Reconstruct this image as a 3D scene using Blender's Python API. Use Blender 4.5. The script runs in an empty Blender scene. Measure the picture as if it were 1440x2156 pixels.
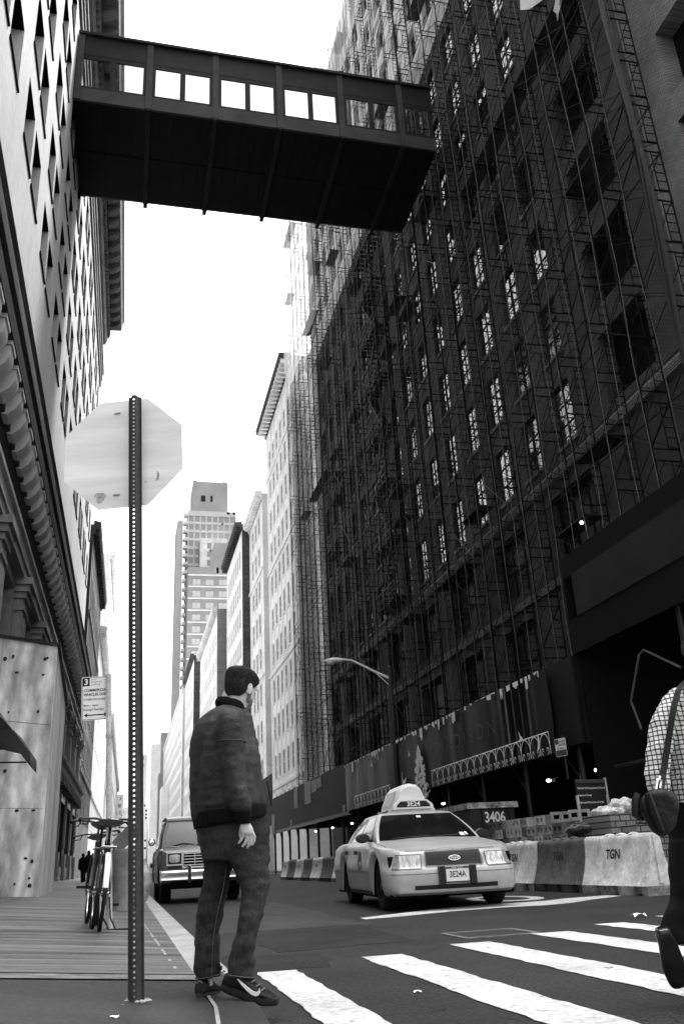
import bpy, math, random
from mathutils import Vector as V, Matrix, noise as mnoise
S = bpy.context.scene
COL = S.collection
R = math.radians
random.seed(7)
# ---------------------------------------------------------------- camera
camd = bpy.data.cameras.new('camera')
camd.sensor_fit = 'VERTICAL'; camd.sensor_height = 36; camd.sensor_width = 24
camd.lens = 30.196; camd.clip_start = 0.05; camd.clip_end = 6000
camo = bpy.data.objects.new('camera', camd); COL.objects.link(camo)
camo.matrix_world = Matrix(((0.972837, -0.0397877, -0.228046, 0), (-0.225952, -0.377414, -0.898056, 0), (-0.0503363, 0.925189, -0.376153, 0.7), (0, 0, 0, 1)))
S.camera = camo
# ---------------------------------------------------------------- sky, sun, exposure
SUN_EL, SUN_AZ = R(68), R(60)         # azimuth from +Y towards +X
world = bpy.data.worlds.new('World'); S.world = world; world.use_nodes = True
wn = world.node_tree.nodes; wl = world.node_tree.links
sky = wn.new('ShaderNodeTexSky'); sky.sky_type = 'NISHITA'; sky.sun_disc = False
sky.sun_elevation = SUN_EL; sky.sun_rotation = SUN_AZ; sky.air_density = 1.0; sky.dust_density = 6.0; sky.ozone_density = 1.0
bw = wn.new('ShaderNodeRGBToBW'); wl.new(sky.outputs[0], bw.inputs[0])
wl.new(bw.outputs[0], wn['Background'].inputs[0]); wn['Background'].inputs[1].default_value = 0.15
sd = bpy.data.lights.new('sun', 'SUN'); sd.energy = 2.2; sd.angle = R(9); sd.color = (1, 1, 1)
so = bpy.data.objects.new('sun', sd); COL.objects.link(so)
sdir = V((math.sin(SUN_AZ)*math.cos(SUN_EL), math.cos(SUN_AZ)*math.cos(SUN_EL), math.sin(SUN_EL)))
so.rotation_euler = (-sdir).to_track_quat('-Z', 'Y').to_euler(); so.location = sdir*300
S.view_settings.view_transform = 'Standard'; S.view_settings.look = 'None'
S.view_settings.exposure = 2.25; S.view_settings.gamma = 1.0
S.render.engine = 'CYCLES'
S.cycles.max_bounces = 8; S.cycles.transparent_max_bounces = 24
# ---------------------------------------------------------------- helpers
def tag(o, label=None, cat=None, group=None, kind=None):
    if label: o['label'] = label
    if cat: o['category'] = cat
    if group: o['group'] = group
    if kind: o['kind'] = kind
    return o
def empty(name, loc, rz=0.0, rx=0.0, ry=0.0, label=None, cat=None, group=None):
    o = bpy.data.objects.new(name, None); COL.objects.link(o)
    o.location = loc; o.rotation_euler = (rx, ry, rz); o.empty_display_size = 0.2
    return tag(o, label, cat, group)
def kids(o): return [c for c in bpy.data.objects if c.parent == o]
def copy_tree(o, parent=None):
    c = o.copy(); COL.objects.link(c)
    if parent: c.parent = parent
    for ch in kids(o): copy_tree(ch, c)
    return c
def mat(name, col, rough=0.7, metal=0.0, noise=None, fine=None, bump=None, stretch=(1, 1, 1), spec=None, speck=None, coords='Object', grain=None, wear=None, crack=None):
    """grey procedural material: noise=(scale, amount) broad mottling, fine=(scale, amount), bump=(scale, strength)"""
    m = bpy.data.materials.new(name); m.use_nodes = True
    if spec is None: spec = 0.12 if rough >= 0.5 else 0.3
    n = m.node_tree.nodes; l = m.node_tree.links; b = n['Principled BSDF']
    b.inputs['Roughness'].default_value = rough; b.inputs['Metallic'].default_value = metal
    b.inputs['Specular IOR Level'].default_value = spec
    b.inputs['Base Color'].default_value = (col, col, col, 1)
    m.diffuse_color = (col, col, col, 1)
    if not (noise or fine or bump or speck or grain or wear or crack): return m
    tc = n.new('ShaderNodeTexCoord'); mp = n.new('ShaderNodeMapping'); mp.inputs['Scale'].default_value = stretch
    l.new(tc.outputs[coords], mp.inputs['Vector'])
    val = None
    def nz(scale, det=5, ro=0.6):
        t = n.new('ShaderNodeTexNoise'); t.inputs['Scale'].default_value = scale; t.inputs['Detail'].default_value = det
        t.inputs['Roughness'].default_value = ro; l.new(mp.outputs[0], t.inputs['Vector']); return t.outputs['Fac']
    def rng(sock, a, bb, lo=0.3, hi=0.7):
        r = n.new('ShaderNodeMapRange'); r.inputs[1].default_value = lo; r.inputs[2].default_value = hi
        r.inputs[3].default_value = a; r.inputs[4].default_value = bb; l.new(sock, r.inputs[0]); return r.outputs[0]
    def mul(a, bb):
        r = n.new('ShaderNodeMath'); r.operation = 'MULTIPLY'; l.new(a, r.inputs[0])
        if hasattr(bb, 'links'): l.new(bb, r.inputs[1])
        else: r.inputs[1].default_value = bb
        return r.outputs[0]
    for q in (noise, fine):
        if q:
            s = rng(nz(q[0]), 1-q[1], 1+q[1]); val = s if val is None else mul(val, s)
    if val is not None or speck:
        if val is None: val = rng(nz(1), 1, 1)
        out = mul(val, col)
        def mixto(fac, a, b):
            mx = n.new('ShaderNodeMix'); mx.data_type = 'FLOAT'; l.new(fac, mx.inputs[0]); l.new(a, mx.inputs[2]); mx.inputs[3].default_value = b; return mx.outputs[0]
        if grain:   # (scale, amount, distortion): cathedral wood grain
            w = n.new('ShaderNodeTexWave'); w.inputs['Scale'].default_value = grain[0]; w.inputs['Distortion'].default_value = grain[2]; w.inputs['Detail'].default_value = 2; w.inputs['Detail Scale'].default_value = .7
            l.new(mp.outputs[0], w.inputs['Vector']); out = mul(out, rng(w.outputs['Fac'], 1-grain[1], 1+grain[1]*.4, 0, 1))
        if wear:    # (scale, threshold, value): patches rubbed through
            out = mixto(rng(nz(wear[0], 8, .75), 0, 1, wear[1], wear[1]+.05), out, wear[2])
        if crack:   # (scale, width, value): crack lines
            v = n.new('ShaderNodeTexVoronoi'); v.feature = 'DISTANCE_TO_EDGE'; v.inputs['Scale'].default_value = crack[0]
            ad = n.new('ShaderNodeVectorMath'); ad.operation = 'ADD'; t = n.new('ShaderNodeTexNoise'); t.inputs['Scale'].default_value = 3; t.inputs['Detail'].default_value = 6; l.new(mp.outputs[0], t.inputs['Vector'])
            l.new(mp.outputs[0], ad.inputs[0]); l.new(t.outputs['Color'], ad.inputs[1]); l.new(ad.outputs[0], v.inputs['Vector'])
            out = mixto(rng(v.outputs['Distance'], 1, 0, crack[1]*.5, crack[1]), out, crack[2])
        if speck:   # (scale, threshold, value)
            t = n.new('ShaderNodeTexVoronoi'); t.inputs['Scale'].default_value = speck[0]; l.new(mp.outputs[0], t.inputs['Vector'])
            c = n.new('ShaderNodeMath'); c.operation = 'LESS_THAN'; c.inputs[1].default_value = speck[1]; l.new(t.outputs['Distance'], c.inputs[0])
            mx = n.new('ShaderNodeMix'); mx.data_type = 'FLOAT'; l.new(c.outputs[0], mx.inputs[0]); l.new(out, mx.inputs[2]); mx.inputs[3].default_value = speck[2]
            out = mx.outputs[0]
        cb = n.new('ShaderNodeCombineColor')
        for i in range(3): l.new(out, cb.inputs[i])
        l.new(cb.outputs[0], b.inputs['Base Color'])
    if bump:
        bp = n.new('ShaderNodeBump'); bp.inputs['Strength'].default_value = bump[1]; bp.inputs['Distance'].default_value = 0.02
        l.new(nz(bump[0], 6), bp.inputs['Height']); l.new(bp.outputs[0], b.inputs['Normal'])
    return m
def brick(name, c1, c2, cm, bw_=0.22, bh=0.075, swap='YZ', mort=0.012, rough=0.85, mottle=0.25):
    m = bpy.data.materials.new(name); m.use_nodes = True
    n = m.node_tree.nodes; l = m.node_tree.links; b = n['Principled BSDF']; b.inputs['Roughness'].default_value = rough
    b.inputs['Specular IOR Level'].default_value = 0.08
    tc = n.new('ShaderNodeTexCoord'); sp = n.new('ShaderNodeSeparateXYZ'); l.new(tc.outputs['Object'], sp.inputs[0])
    cb = n.new('ShaderNodeCombineXYZ'); l.new(sp.outputs['XYZ'.index(swap[0])], cb.inputs[0]); l.new(sp.outputs['XYZ'.index(swap[1])], cb.inputs[1])
    t = n.new('ShaderNodeTexBrick'); l.new(cb.outputs[0], t.inputs['Vector'])
    t.inputs['Color1'].default_value = (c1, c1, c1, 1); t.inputs['Color2'].default_value = (c2, c2, c2, 1); t.inputs['Mortar'].default_value = (cm, cm, cm, 1)
    t.inputs['Scale'].default_value = 1.0; t.inputs['Mortar Size'].default_value = mort; t.inputs['Brick Width'].default_value = bw_; t.inputs['Row Height'].default_value = bh
    nz = n.new('ShaderNodeTexNoise'); nz.inputs['Scale'].default_value = 0.6; nz.inputs['Detail'].default_value = 6; l.new(tc.outputs['Object'], nz.inputs['Vector'])
    r = n.new('ShaderNodeMapRange'); r.inputs[1].default_value = .3; r.inputs[2].default_value = .7; r.inputs[3].default_value = 1-mottle; r.inputs[4].default_value = 1+mottle
    l.new(nz.outputs['Fac'], r.inputs[0])
    mx = n.new('ShaderNodeMix'); mx.data_type = 'RGBA'; mx.blend_type = 'MULTIPLY'; mx.inputs[0].default_value = 1
    l.new(t.outputs['Color'], mx.inputs[6]); l.new(r.outputs[0], mx.inputs[7]); l.new(mx.outputs[2], b.inputs['Base Color'])
    return m
def glow(name, strength):
    m = bpy.data.materials.new(name); m.use_nodes = True; b = m.node_tree.nodes['Principled BSDF']
    b.inputs['Emission Color'].default_value = (1, 1, 1, 1); b.inputs['Emission Strength'].default_value = strength; return m
def clear_glass(name, tint=0.9, refl=0.25, rough=0.02):
    """thin pane: mostly see-through, partly mirror"""
    m = bpy.data.materials.new(name); m.use_nodes = True; n = m.node_tree.nodes; l = m.node_tree.links
    for x in list(n): n.remove(x)
    o = n.new('ShaderNodeOutputMaterial'); t = n.new('ShaderNodeBsdfTransparent'); g = n.new('ShaderNodeBsdfGlossy'); mx = n.new('ShaderNodeMixShader')
    t.inputs[0].default_value = (tint, tint, tint, 1); g.inputs['Roughness'].default_value = rough; g.inputs[0].default_value = (.9, .9, .9, 1)
    fr = n.new('ShaderNodeLayerWeight'); fr.inputs[0].default_value = refl; l.new(fr.outputs['Fresnel'], mx.inputs[0])
    l.new(t.outputs[0], mx.inputs[1]); l.new(g.outputs[0], mx.inputs[2]); l.new(mx.outputs[0], o.inputs[0]); return m
def mesh_net(name, cover, col, thread=0.0):
    """woven safety net: part open, part thread; folds make it denser in streaks"""
    m = bpy.data.materials.new(name); m.use_nodes = True; n = m.node_tree.nodes; l = m.node_tree.links
    for x in list(n): n.remove(x)
    o = n.new('ShaderNodeOutputMaterial'); t = n.new('ShaderNodeBsdfTransparent'); d = n.new('ShaderNodeBsdfDiffuse'); tr = n.new('ShaderNodeBsdfTranslucent')
    d.inputs[0].default_value = tr.inputs[0].default_value = (col, col, col, 1)
    mm = n.new('ShaderNodeMixShader'); mm.inputs[0].default_value = 0.4; l.new(d.outputs[0], mm.inputs[1]); l.new(tr.outputs[0], mm.inputs[2])
    tc = n.new('ShaderNodeTexCoord'); mp = n.new('ShaderNodeMapping'); mp.inputs['Scale'].default_value = (1, 1.6, 0.05); l.new(tc.outputs['Object'], mp.inputs[0])
    nz = n.new('ShaderNodeTexNoise'); nz.inputs['Scale'].default_value = 1.0; nz.inputs['Detail'].default_value = 5; l.new(mp.outputs[0], nz.inputs['Vector'])
    r = n.new('ShaderNodeMapRange'); r.inputs[1].default_value = .3; r.inputs[2].default_value = .75; r.inputs[3].default_value = cover*0.7; r.inputs[4].default_value = min(1, cover*1.5)
    l.new(nz.outputs['Fac'], r.inputs[0]); mx = n.new('ShaderNodeMixShader'); l.new(r.outputs[0], mx.inputs[0])
    l.new(t.outputs[0], mx.inputs[1]); l.new(mm.outputs[0], mx.inputs[2]); l.new(mx.outputs[0], o.inputs[0]); return m
class MB:
    def __init__(s): s.v = []; s.f = []; s.m = []; s.s = []
    def face(s, pts, m=0, sm=False):
        i = len(s.v); s.v += [tuple(p) for p in pts]; s.f.append(tuple(range(i, i+len(pts)))); s.m.append(m); s.s.append(sm)
    def faces(s, vs, fs, m=0, sm=False):
        i = len(s.v); s.v += [tuple(p) for p in vs]
        for f in fs: s.f.append(tuple(i+k for k in f)); s.m.append(m); s.s.append(sm)
    def box(s, x0, x1, y0, y1, z0, z1, m=0):
        vs = [(x, y, z) for z in (z0, z1) for y in (y0, y1) for x in (x0, x1)]
        s.faces(vs, [(0, 2, 3, 1), (4, 5, 7, 6), (0, 1, 5, 4), (2, 6, 7, 3), (0, 4, 6, 2), (1, 3, 7, 5)], m)
    def obox(s, c, ax, h, m=0):
        c = V(c); a = [V(q).normalized()*k for q, k in zip(ax, h)]
        vs = [c+a[0]*i+a[1]*j+a[2]*k for k in (-1, 1) for j in (-1, 1) for i in (-1, 1)]
        s.faces(vs, [(0, 2, 3, 1), (4, 5, 7, 6), (0, 1, 5, 4), (2, 6, 7, 3), (0, 4, 6, 2), (1, 3, 7, 5)], m)
    def bar(s, p0, p1, r, n=6, r2=None, m=0, cap=True):
        p0, p1 = V(p0), V(p1); d = (p1-p0).normalized(); u = d.orthogonal().normalized(); w = d.cross(u)
        r2 = r if r2 is None else r2
        ring = lambda p, q: [p+(u*math.cos(6.28318*k/n)+w*math.sin(6.28318*k/n))*q for k in range(n)]
        s.loft([ring(p0, r), ring(p1, r2)], m=m, cap=cap, sm=n > 4)
    def path(s, pts, r, n=6, m=0, closed=False, flat=None):
        pts = [V(p) for p in pts]; rings = []; u = None
        for i, p in enumerate(pts):
            a = pts[i-1] if (i or closed) else p; b = pts[(i+1) % len(pts)] if (i < len(pts)-1 or closed) else p
            d = (b-a).normalized()
            u = d.orthogonal().normalized() if u is None else (u-d*u.dot(d)).normalized()
            w = d.cross(u); q = r[i] if isinstance(r, (list, tuple)) else r
            rings.append([p+(u*math.cos(6.28318*k/n)+w*math.sin(6.28318*k/n))*q for k in range(n)])
        if closed: rings.append(rings[0])
        s.loft(rings, m=m, cap=not closed)
    def loft(s, rings, m=0, cap=True, closed=True, sm=True):
        n = len(rings[0]); i = len(s.v)
        for r in rings: s.v += [tuple(p) for p in r]
        for a in range(len(rings)-1):
            for k in range(n if closed else n-1):
                k2 = (k+1) % n
                s.f.append((i+a*n+k, i+a*n+k2, i+(a+1)*n+k2, i+(a+1)*n+k)); s.m.append(m); s.s.append(sm)
        if cap:
            s.f.append(tuple(i+k for k in reversed(range(n)))); s.m.append(m); s.s.append(False)
            s.f.append(tuple(i+(len(rings)-1)*n+k for k in range(n))); s.m.append(m); s.s.append(False)
    def lathe(s, c, prof, n=16, m=0, axis=(0, 0, 1), cap=True):
        c = V(c); d = V(axis).normalized(); u = d.orthogonal().normalized(); w = d.cross(u)
        s.loft([[c+d*z+(u*math.cos(6.28318*k/n)+w*math.sin(6.28318*k/n))*r for k in range(n)] for r, z in prof], m=m, cap=cap)
    def ell(s, c, r, n=12, m=0, ax=None):
        c = V(c); ax = ax or (V((1, 0, 0)), V((0, 1, 0)), V((0, 0, 1)))
        rings = []
        for i in range(n+1):
            t = math.pi*i/n; st = max(math.sin(t), 0.02)
            rings.append([c+ax[0]*r[0]*st*math.cos(6.28318*k/(n+4))+ax[1]*r[1]*st*math.sin(6.28318*k/(n+4))-ax[2]*r[2]*math.cos(t) for k in range(n+4)])
        s.loft(rings, m=m)
    def prism(s, pts, o, u, w, d, m=0):
        """2-D outline pts in plane (o,u,w), thickness vector d"""
        o, u, w, d = V(o), V(u), V(w), V(d)
        a = [o+u*p[0]+w*p[1] for p in pts]; b = [p+d for p in a]; n = len(pts)
        vs = a+b; fs = [tuple(range(n))[::-1], tuple(range(n, 2*n))]+[(k, (k+1) % n, n+(k+1) % n, n+k) for k in range(n)]
        s.faces(vs, fs, m)
    def build(s, name, mats, parent=None, sharp=35, org=None, local=False):
        me = bpy.data.meshes.new(name); me.from_pydata(s.v, [], s.f)
        mats = mats if isinstance(mats, (list, tuple)) else [mats]
        for q in mats: me.materials.append(q)
        me.polygons.foreach_set('material_index', s.m); me.polygons.foreach_set('use_smooth', s.s)
        me.validate(); 
        import bmesh
        bm = bmesh.new(); bm.from_mesh(me); bmesh.ops.remove_doubles(bm, verts=bm.verts, dist=1e-5); bmesh.ops.recalc_face_normals(bm, faces=bm.faces); bm.to_mesh(me); bm.free()
        me.set_sharp_from_angle(angle=R(sharp)); me.update()
        o = bpy.data.objects.new(name, me); COL.objects.link(o)
        if parent:
            o.parent = parent
            if not local and parent.type == 'EMPTY':
                o.matrix_parent_inverse = Matrix.LocRotScale(parent.location, parent.rotation_euler, None).inverted()
        elif org != 0 and s.v:
            c = V(org) if org else V(((min(p[0] for p in s.v)+max(p[0] for p in s.v))/2, (min(p[1] for p in s.v)+max(p[1] for p in s.v))/2, min(p[2] for p in s.v)))
            me.transform(Matrix.Translation(-c)); o.location = c
        return o
def raw(name, me, parent=None):
    o = bpy.data.objects.new(name, me); COL.objects.link(o)
    if parent: o.parent = parent
    return o
def lettering(body, size, M, mt, parent=None, wscale=1.0, depth=0.003, name='lettering', align='CENTER', bold=0.0, world=True, spacing=1.0):
    cu = bpy.data.curves.new('txt', 'FONT'); cu.body = body; cu.size = size; cu.extrude = depth; cu.align_x = align; cu.align_y = 'CENTER'; cu.resolution_u = 3
    cu.offset = bold; cu.space_character = spacing; cu.space_line = 1.0
    t = bpy.data.objects.new('txt', cu); COL.objects.link(t)
    dg = bpy.context.evaluated_depsgraph_get(); me = bpy.data.meshes.new_from_object(t.evaluated_get(dg)); me.name = name
    bpy.data.objects.remove(t); me.transform(M @ Matrix.Diagonal((wscale, 1, 1, 1)))
    me.materials.clear(); me.materials.append(mt)
    o = raw(name, me, parent)
    if parent and world and parent.type == 'EMPTY':
        o.matrix_parent_inverse = Matrix.LocRotScale(parent.location, parent.rotation_euler, None).inverted()
    return o
def frame_m(o, x, y):
    """matrix whose text plane has x/y axes x,y at o"""
    x = V(x).normalized(); y = V(y).normalized(); z = x.cross(y).normalized(); y = z.cross(x)
    return Matrix(((x[0], y[0], z[0], o[0]), (x[1], y[1], z[1], o[1]), (x[2], y[2], z[2], o[2]), (0, 0, 0, 1)))
def zs(x): return 0.15+0.083*max(0.0, 0.45-x)      # pavement rises gently to the house line

def each(name, parts, mats, parent, limit=100):
    """every piece its own part (nearest `limit`), the remainder one part"""
    cp = lambda mb: sum((sum(v[i] for v in mb.v)/len(mb.v))**2 for i in range(3))
    parts = sorted(parts, key=cp)
    for mb in parts[:limit]: mb.build(name, mats, parent)
    if len(parts) > limit:
        m2 = MB()
        for mb in parts[limit:]:
            i0 = len(m2.v); m2.v += mb.v; m2.f += [tuple(i0+k for k in f) for f in mb.f]; m2.m += mb.m; m2.s += mb.s
        tag(m2.build(name, mats, parent), kind='stuff')
def bx1(*a):
    mb = MB(); mb.box(*a); return mb
# ---------------------------------------------------------------- materials
M_road = mat('asphalt', 0.021, 0.7, noise=(0.6, 0.45), fine=(38, 0.85), bump=(60, 1.0), speck=(18, 0.07, 0.14), spec=.2, crack=(.35, .006, .008))
M_paint = mat('road_paint', 0.46, 0.7, noise=(1.5, 0.22), fine=(22, 0.35), bump=(60, 0.3), wear=(7, .60, .09))
M_pave = mat('ribbed_pavement', 0.07, 0.55, noise=(0.6, 0.95), fine=(3, 0.85), bump=(14, 0.9), stretch=(0.2, 3.6, 1), spec=.3)
M_corner = mat('smooth_pavement', 0.036, 0.65, noise=(0.9, 0.35), fine=(40, 0.3), bump=(60, 0.2), speck=(5, 0.04, 0.25))
M_kerb = mat('granite_kerb', 0.27, 0.6, noise=(2, 0.3), fine=(50, 0.25), bump=(40, 0.3))
M_kerbd = mat('kerb_joint', 0.13, 0.7, noise=(5, 0.6), fine=(60, 0.4))
M_lime = mat('limestone', 0.48, 0.8, noise=(0.35, 0.12), fine=(6, 0.1), bump=(12, 0.15), stretch=(1, 1, .5))
M_limed = mat('weathered_limestone', 0.2, 0.8, noise=(0.4, 0.35), fine=(5, 0.2), bump=(12, 0.2), stretch=(1, 1, .4))
M_corn = mat('dark_and_shaded_cornice', 0.045, 0.75, noise=(0.6, 0.45), fine=(7, 0.3), bump=(12, 0.3), stretch=(1, .3, 1))  # dark tone; on the left base and corner block it carries underside shade
M_dark = mat('dark_paint', 0.02, 0.5, noise=(2, 0.4))
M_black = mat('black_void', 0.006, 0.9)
M_iron = mat('black_iron', 0.018, 0.45, noise=(5, 0.4))
M_glass = mat('window_glass', 0.015, 0.04, spec=0.7, noise=(0.5, .5), bump=(0.9, 0.02))
M_glassd = mat('dull_window_glass', 0.02, 0.3, spec=.15, noise=(1.5, .6))
M_frame = mat('window_frame', 0.05, 0.6)
M_brbrick = brick('sooty_brick', 0.09, 0.13, 0.055)
M_ltbrick = brick('grey_brick', 0.2, 0.28, 0.09)
M_dbrick = brick('dark_brick', 0.045, 0.085, 0.07, swap='XZ', bw_=0.5, bh=0.2, mort=.02)
M_white = mat('white_terracotta', 0.8, 0.7, noise=(0.3, 0.12), fine=(3, 0.08))
M_whited = mat('pale_stone', 0.6, 0.75, noise=(0.3, 0.18), fine=(3, 0.1))
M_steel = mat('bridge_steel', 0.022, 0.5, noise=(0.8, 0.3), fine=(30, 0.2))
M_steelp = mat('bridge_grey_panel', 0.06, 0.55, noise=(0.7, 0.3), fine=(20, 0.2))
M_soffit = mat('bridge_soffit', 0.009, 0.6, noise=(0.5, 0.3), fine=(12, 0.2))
M_pane = mat('mirror_pane', 0.75, 0.03, metal=1.0)
M_glassr = mat('reflecting_glass', 0.02, 0.03, spec=1.0, bump=(0.9, 0.02)); M_glassr.node_tree.nodes['Principled BSDF'].inputs['IOR'].default_value = 2.6
M_glassf = mat('far_window_glass', 0.035, 0.35, spec=0.08, noise=(.6, .5))
M_net = mesh_net('dark_debris_net', 0.14, 0.02)
M_netp = mesh_net('pale_debris_net', 0.34, 0.75)
M_tube = mat('scaffold_tube', 0.006, 0.5, noise=(3, .3))
M_tubel = mat('galvanised_tube', 0.09, 0.4, noise=(3, .3))
M_ply = mat('dark_green_plywood', 0.011, 0.6, noise=(1.5, 0.35), fine=(8, 0.3), stretch=(1, 2, .15))
M_shop = mat('shopfront_black', 0.008, 0.5, noise=(2, .3))
# ---------------------------------------------------------------- ground, road, pavements
mb = MB(); mb.face([(-3000, -600, -.02), (3000, -600, -.02), (3000, 5000, -.02), (-3000, 5000, -.02)])
tag(mb.build('ground', M_road, org=0), kind='structure')
mb = MB()
xs = [0.3, 2, 4, 6, 8, 10]; ys = [-8, 3, 6, 9, 12, 16, 22, 30, 45, 70, 120, 200, 420]
mb.faces([(x, y, 0) for y in ys for x in xs], [(j*6+i, j*6+i+1, j*6+i+7, j*6+i+6) for j in range(12) for i in range(5)])
mb.box(-60, .3, -14, -.5, -.018, 0); mb.box(10, 60, -14, -.5, -.018, 0)
road = tag(mb.build('road', M_road, org=0), kind='structure')
# crosswalk bars, worn at the edges, long side along the street
def worn(pts, amp, step=0.12):
    out = []
    for i, p in enumerate(pts):
        q = pts[(i+1) % len(pts)]; a, b = V((*p, 0)), V((*q, 0)); n = max(1, int((b-a).length/step)); d = (b-a).normalized(); nn = V((-d.y, d.x, 0))
        for k in range(n):
            out.append(a+(b-a)*k/n+nn*random.uniform(-amp, amp))
    return out
stripes = [(0.92, 1.19, 6.77), (1.79, 2.11, 7.24), (2.67, 3.02, 7.68), (3.59, 3.94, 8.05), (4.47, 4.76, 8.5), (5.38, 5.72, 8.9), (6.3, 6.65, 9.3)]
for a, b, y1 in stripes:
    mb = MB(); mb.prism([(p.x, p.y) for p in worn([(a, 0.8), (b, 0.8), (b+.01, y1-.03), (a, y1)], .013)], (0, 0, .004), (1, 0, 0), (0, 1, 0), (0, 0, .003))
    mb.build('crosswalk_bar', M_paint, road)
mb = MB(); up = [(2.99, 12.0), (3.5, 12.3), (4.2, 12.75), (5.08, 13.1), (5.6, 12.95), (6.1, 13.0), (6.6, 13.25), (7.28, 13.3)]
lo = [(2.98, 11.65), (3.5, 11.75), (4.3, 12.05), (5.1, 12.1), (5.6, 11.95), (6.1, 12.1), (6.6, 12.5), (7.3, 12.9)]
mb.loft([[(x, y, .004) for x, y in up], [(x, y, .004) for x, y in lo]], cap=False, closed=False)
mb.build('stop_line', M_paint, road)
mb = MB(); ring = [(6.02+.55*math.cos(t*.2618), 14.4+1.0*math.sin(t*.2618)) for t in range(24)]
mb.loft([[(x, y, .004), (6.02+(x-6.02)*.6, 14.4+(y-14.4)*.72, .004)] for x, y in ring+ring[:1]], cap=False, closed=False)
mb.build('painted_ring', M_paint, road)
M_patch = mat('asphalt_patch', .017, .75, noise=(1.5, .4), fine=(40, .8), bump=(60, .8), spec=.15); M_patchl = mat('worn_asphalt', .036, .7, noise=(1.2, .4), fine=(40, .7), bump=(60, .9), spec=.2)
random.seed(41)
for m_, pts in ((M_patch, [(1.3, 8.2), (2.6, 8.3), (2.7, 10.6), (1.2, 10.4)]), (M_patchl, [(3.4, 4.2), (5.2, 4.6), (5.6, 6.9), (4.1, 6.6)]), (M_patch, [(.75, 6.9), (1.5, 6.8), (1.6, 7.9), (.8, 8.2)]), (M_patchl, [(1.0, 11), (2.8, 10.8), (3.0, 19), (1.2, 18)])):
    mb = MB(); mb.prism([(p.x, p.y) for p in worn(pts, .05, .25)], (0, 0, .0015), (1, 0, 0), (0, 1, 0), (0, 0, .001)); mb.build('asphalt_patch', m_, road)
# left pavement: smooth corner, ribbed field, kerb
def slab(name, m, x0, x1, y0, y1, dz=0, par=None):
    mb = MB(); n = 10
    X = [x0+(x1-x0)*i/n for i in range(n+1)]
    mb.loft([[(x, y0, zs(x)+dz) for x in X], [(x, y1, zs(x)+dz) for x in X]], cap=False, closed=False)
    o = mb.build(name, m, par, org=0)
    return o
pv = tag(slab('pavement', M_pave, -6, .40, 5.5, 260), kind='structure')
def corner_z(x): t = max(0, min(1, (x+.5)/.9)); return zs(x)-.055*t*t*(3-2*t)      # the corner dips towards the crossing
mb = MB(); X = [-6, -4, -2, -1, -.5, -.3, -.1, .1, .25, .42]
mb.loft([[(x, y, (corner_z(x) if y < 5.2 else zs(x)-.012)) for x in X] for y in (-.4, 2, 4.4, 5.12, 5.27)], cap=False, closed=False)
cn = tag(mb.build('pavement_corner', M_corner, org=0), kind='structure')
tag(slab('pavement_seam', M_kerbd, -6, .40, 5.27, 5.5, -.004), kind='structure')
mb = MB()
random.seed(3)
for i in range(60):       # ribs of the cast pavement plates
    pass
mb.box(.40, .60, 5.45, 260, -.05, .152); 
kb = mb.build('kerb', M_kerb, org=0); tag(kb, kind='structure')
mb = MB(); mb.box(.375, .40, 5.5, 60, .05, .146); mb.box(.36, .375, 5.5, 60, .05, .153, 1); mb.build('kerb_joint', [M_kerbd, M_kerb], kb)
mb = MB()
arc = [(.42, 5.44), (.43, 5.1), (.43, 4.6), (.36, 3.6), (.2, 2.2), (-.2, 1.0), (-1.2, 0), (-6, -.35)]
arc2 = [(.62, 5.44), (.635, 5.1), (.64, 4.6), (.58, 3.5), (.42, 2.0), (0, .7), (-1.0, -.35), (-6, -.75)]
mb.loft([[(a[0], a[1], corner_z(a[0])+(.055 if a[1] > 5.3 else 0)+.003), (b[0], b[1], corner_z(b[0])+(.055 if b[1] > 5.3 else 0)-.01), (b[0]+.03, b[1]-.01, -.03)] for a, b in zip(arc, arc2)], cap=False, closed=False)
k2 = tag(mb.build('kerb_corner', M_corner, org=0), kind='structure')
mb = MB(); mb.loft([[(a[0]-.006, a[1], corner_z(a[0])+(.055 if a[1] > 5.3 else 0)+.006), (a[0]+.012, a[1], corner_z(a[0])+(.055 if a[1] > 5.3 else 0)+.006)] for a in arc], cap=False, closed=False); mb.build('kerb_edge_line', M_kerb, k2)
# grooves across the plates
mb = MB()
for y in (8.6, 12.6, 17, 23, 31, 42): 
    X = [-6, -3, 0, .38]; mb.loft([[(x, y, zs(x)+.003) for x in X], [(x, y+.05, zs(x)+.003) for x in X]], cap=False, closed=False)
mb.build('plate_joint', M_kerbd, pv)
mb = MB()
random.seed(5)
for k in range(3):
    x = -2.6+.25*k; y = 13.0
    pts = []
    while y < 30: pts.append((x+(y-13)*.0+random.uniform(-.03, .03), y)); y += .6
    for a, b in zip(pts, pts[1:]):
        if random.random() < .6: mb.face([(a[0], a[1], zs(a[0])+.004), (a[0]+.03, a[1], zs(a[0])+.004), (b[0]+.03, b[1], zs(b[0])+.004), (b[0], b[1], zs(b[0])+.004)])
for k in range(40):
    y = 5.6+k*.16; x = .30-.015*k*.2
    if random.random() < .75: mb.face([(x, y, zs(x)+.004), (x+.018, y, zs(x)+.004), (x+.02, y+.13, zs(x)+.004), (x+.003, y+.13, zs(x)+.004)])
mb.build('chalk_mark', M_kerb, pv)
# right pavement
mb = MB(); mb.box(10.0, 15.7, 11, 260, -.05, .14); mb.box(9.8, 10.0, 11, 260, -.05, .142, 1)
tag(mb.build('far_pavement', [M_corner, M_kerb], org=0), kind='structure')
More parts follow.
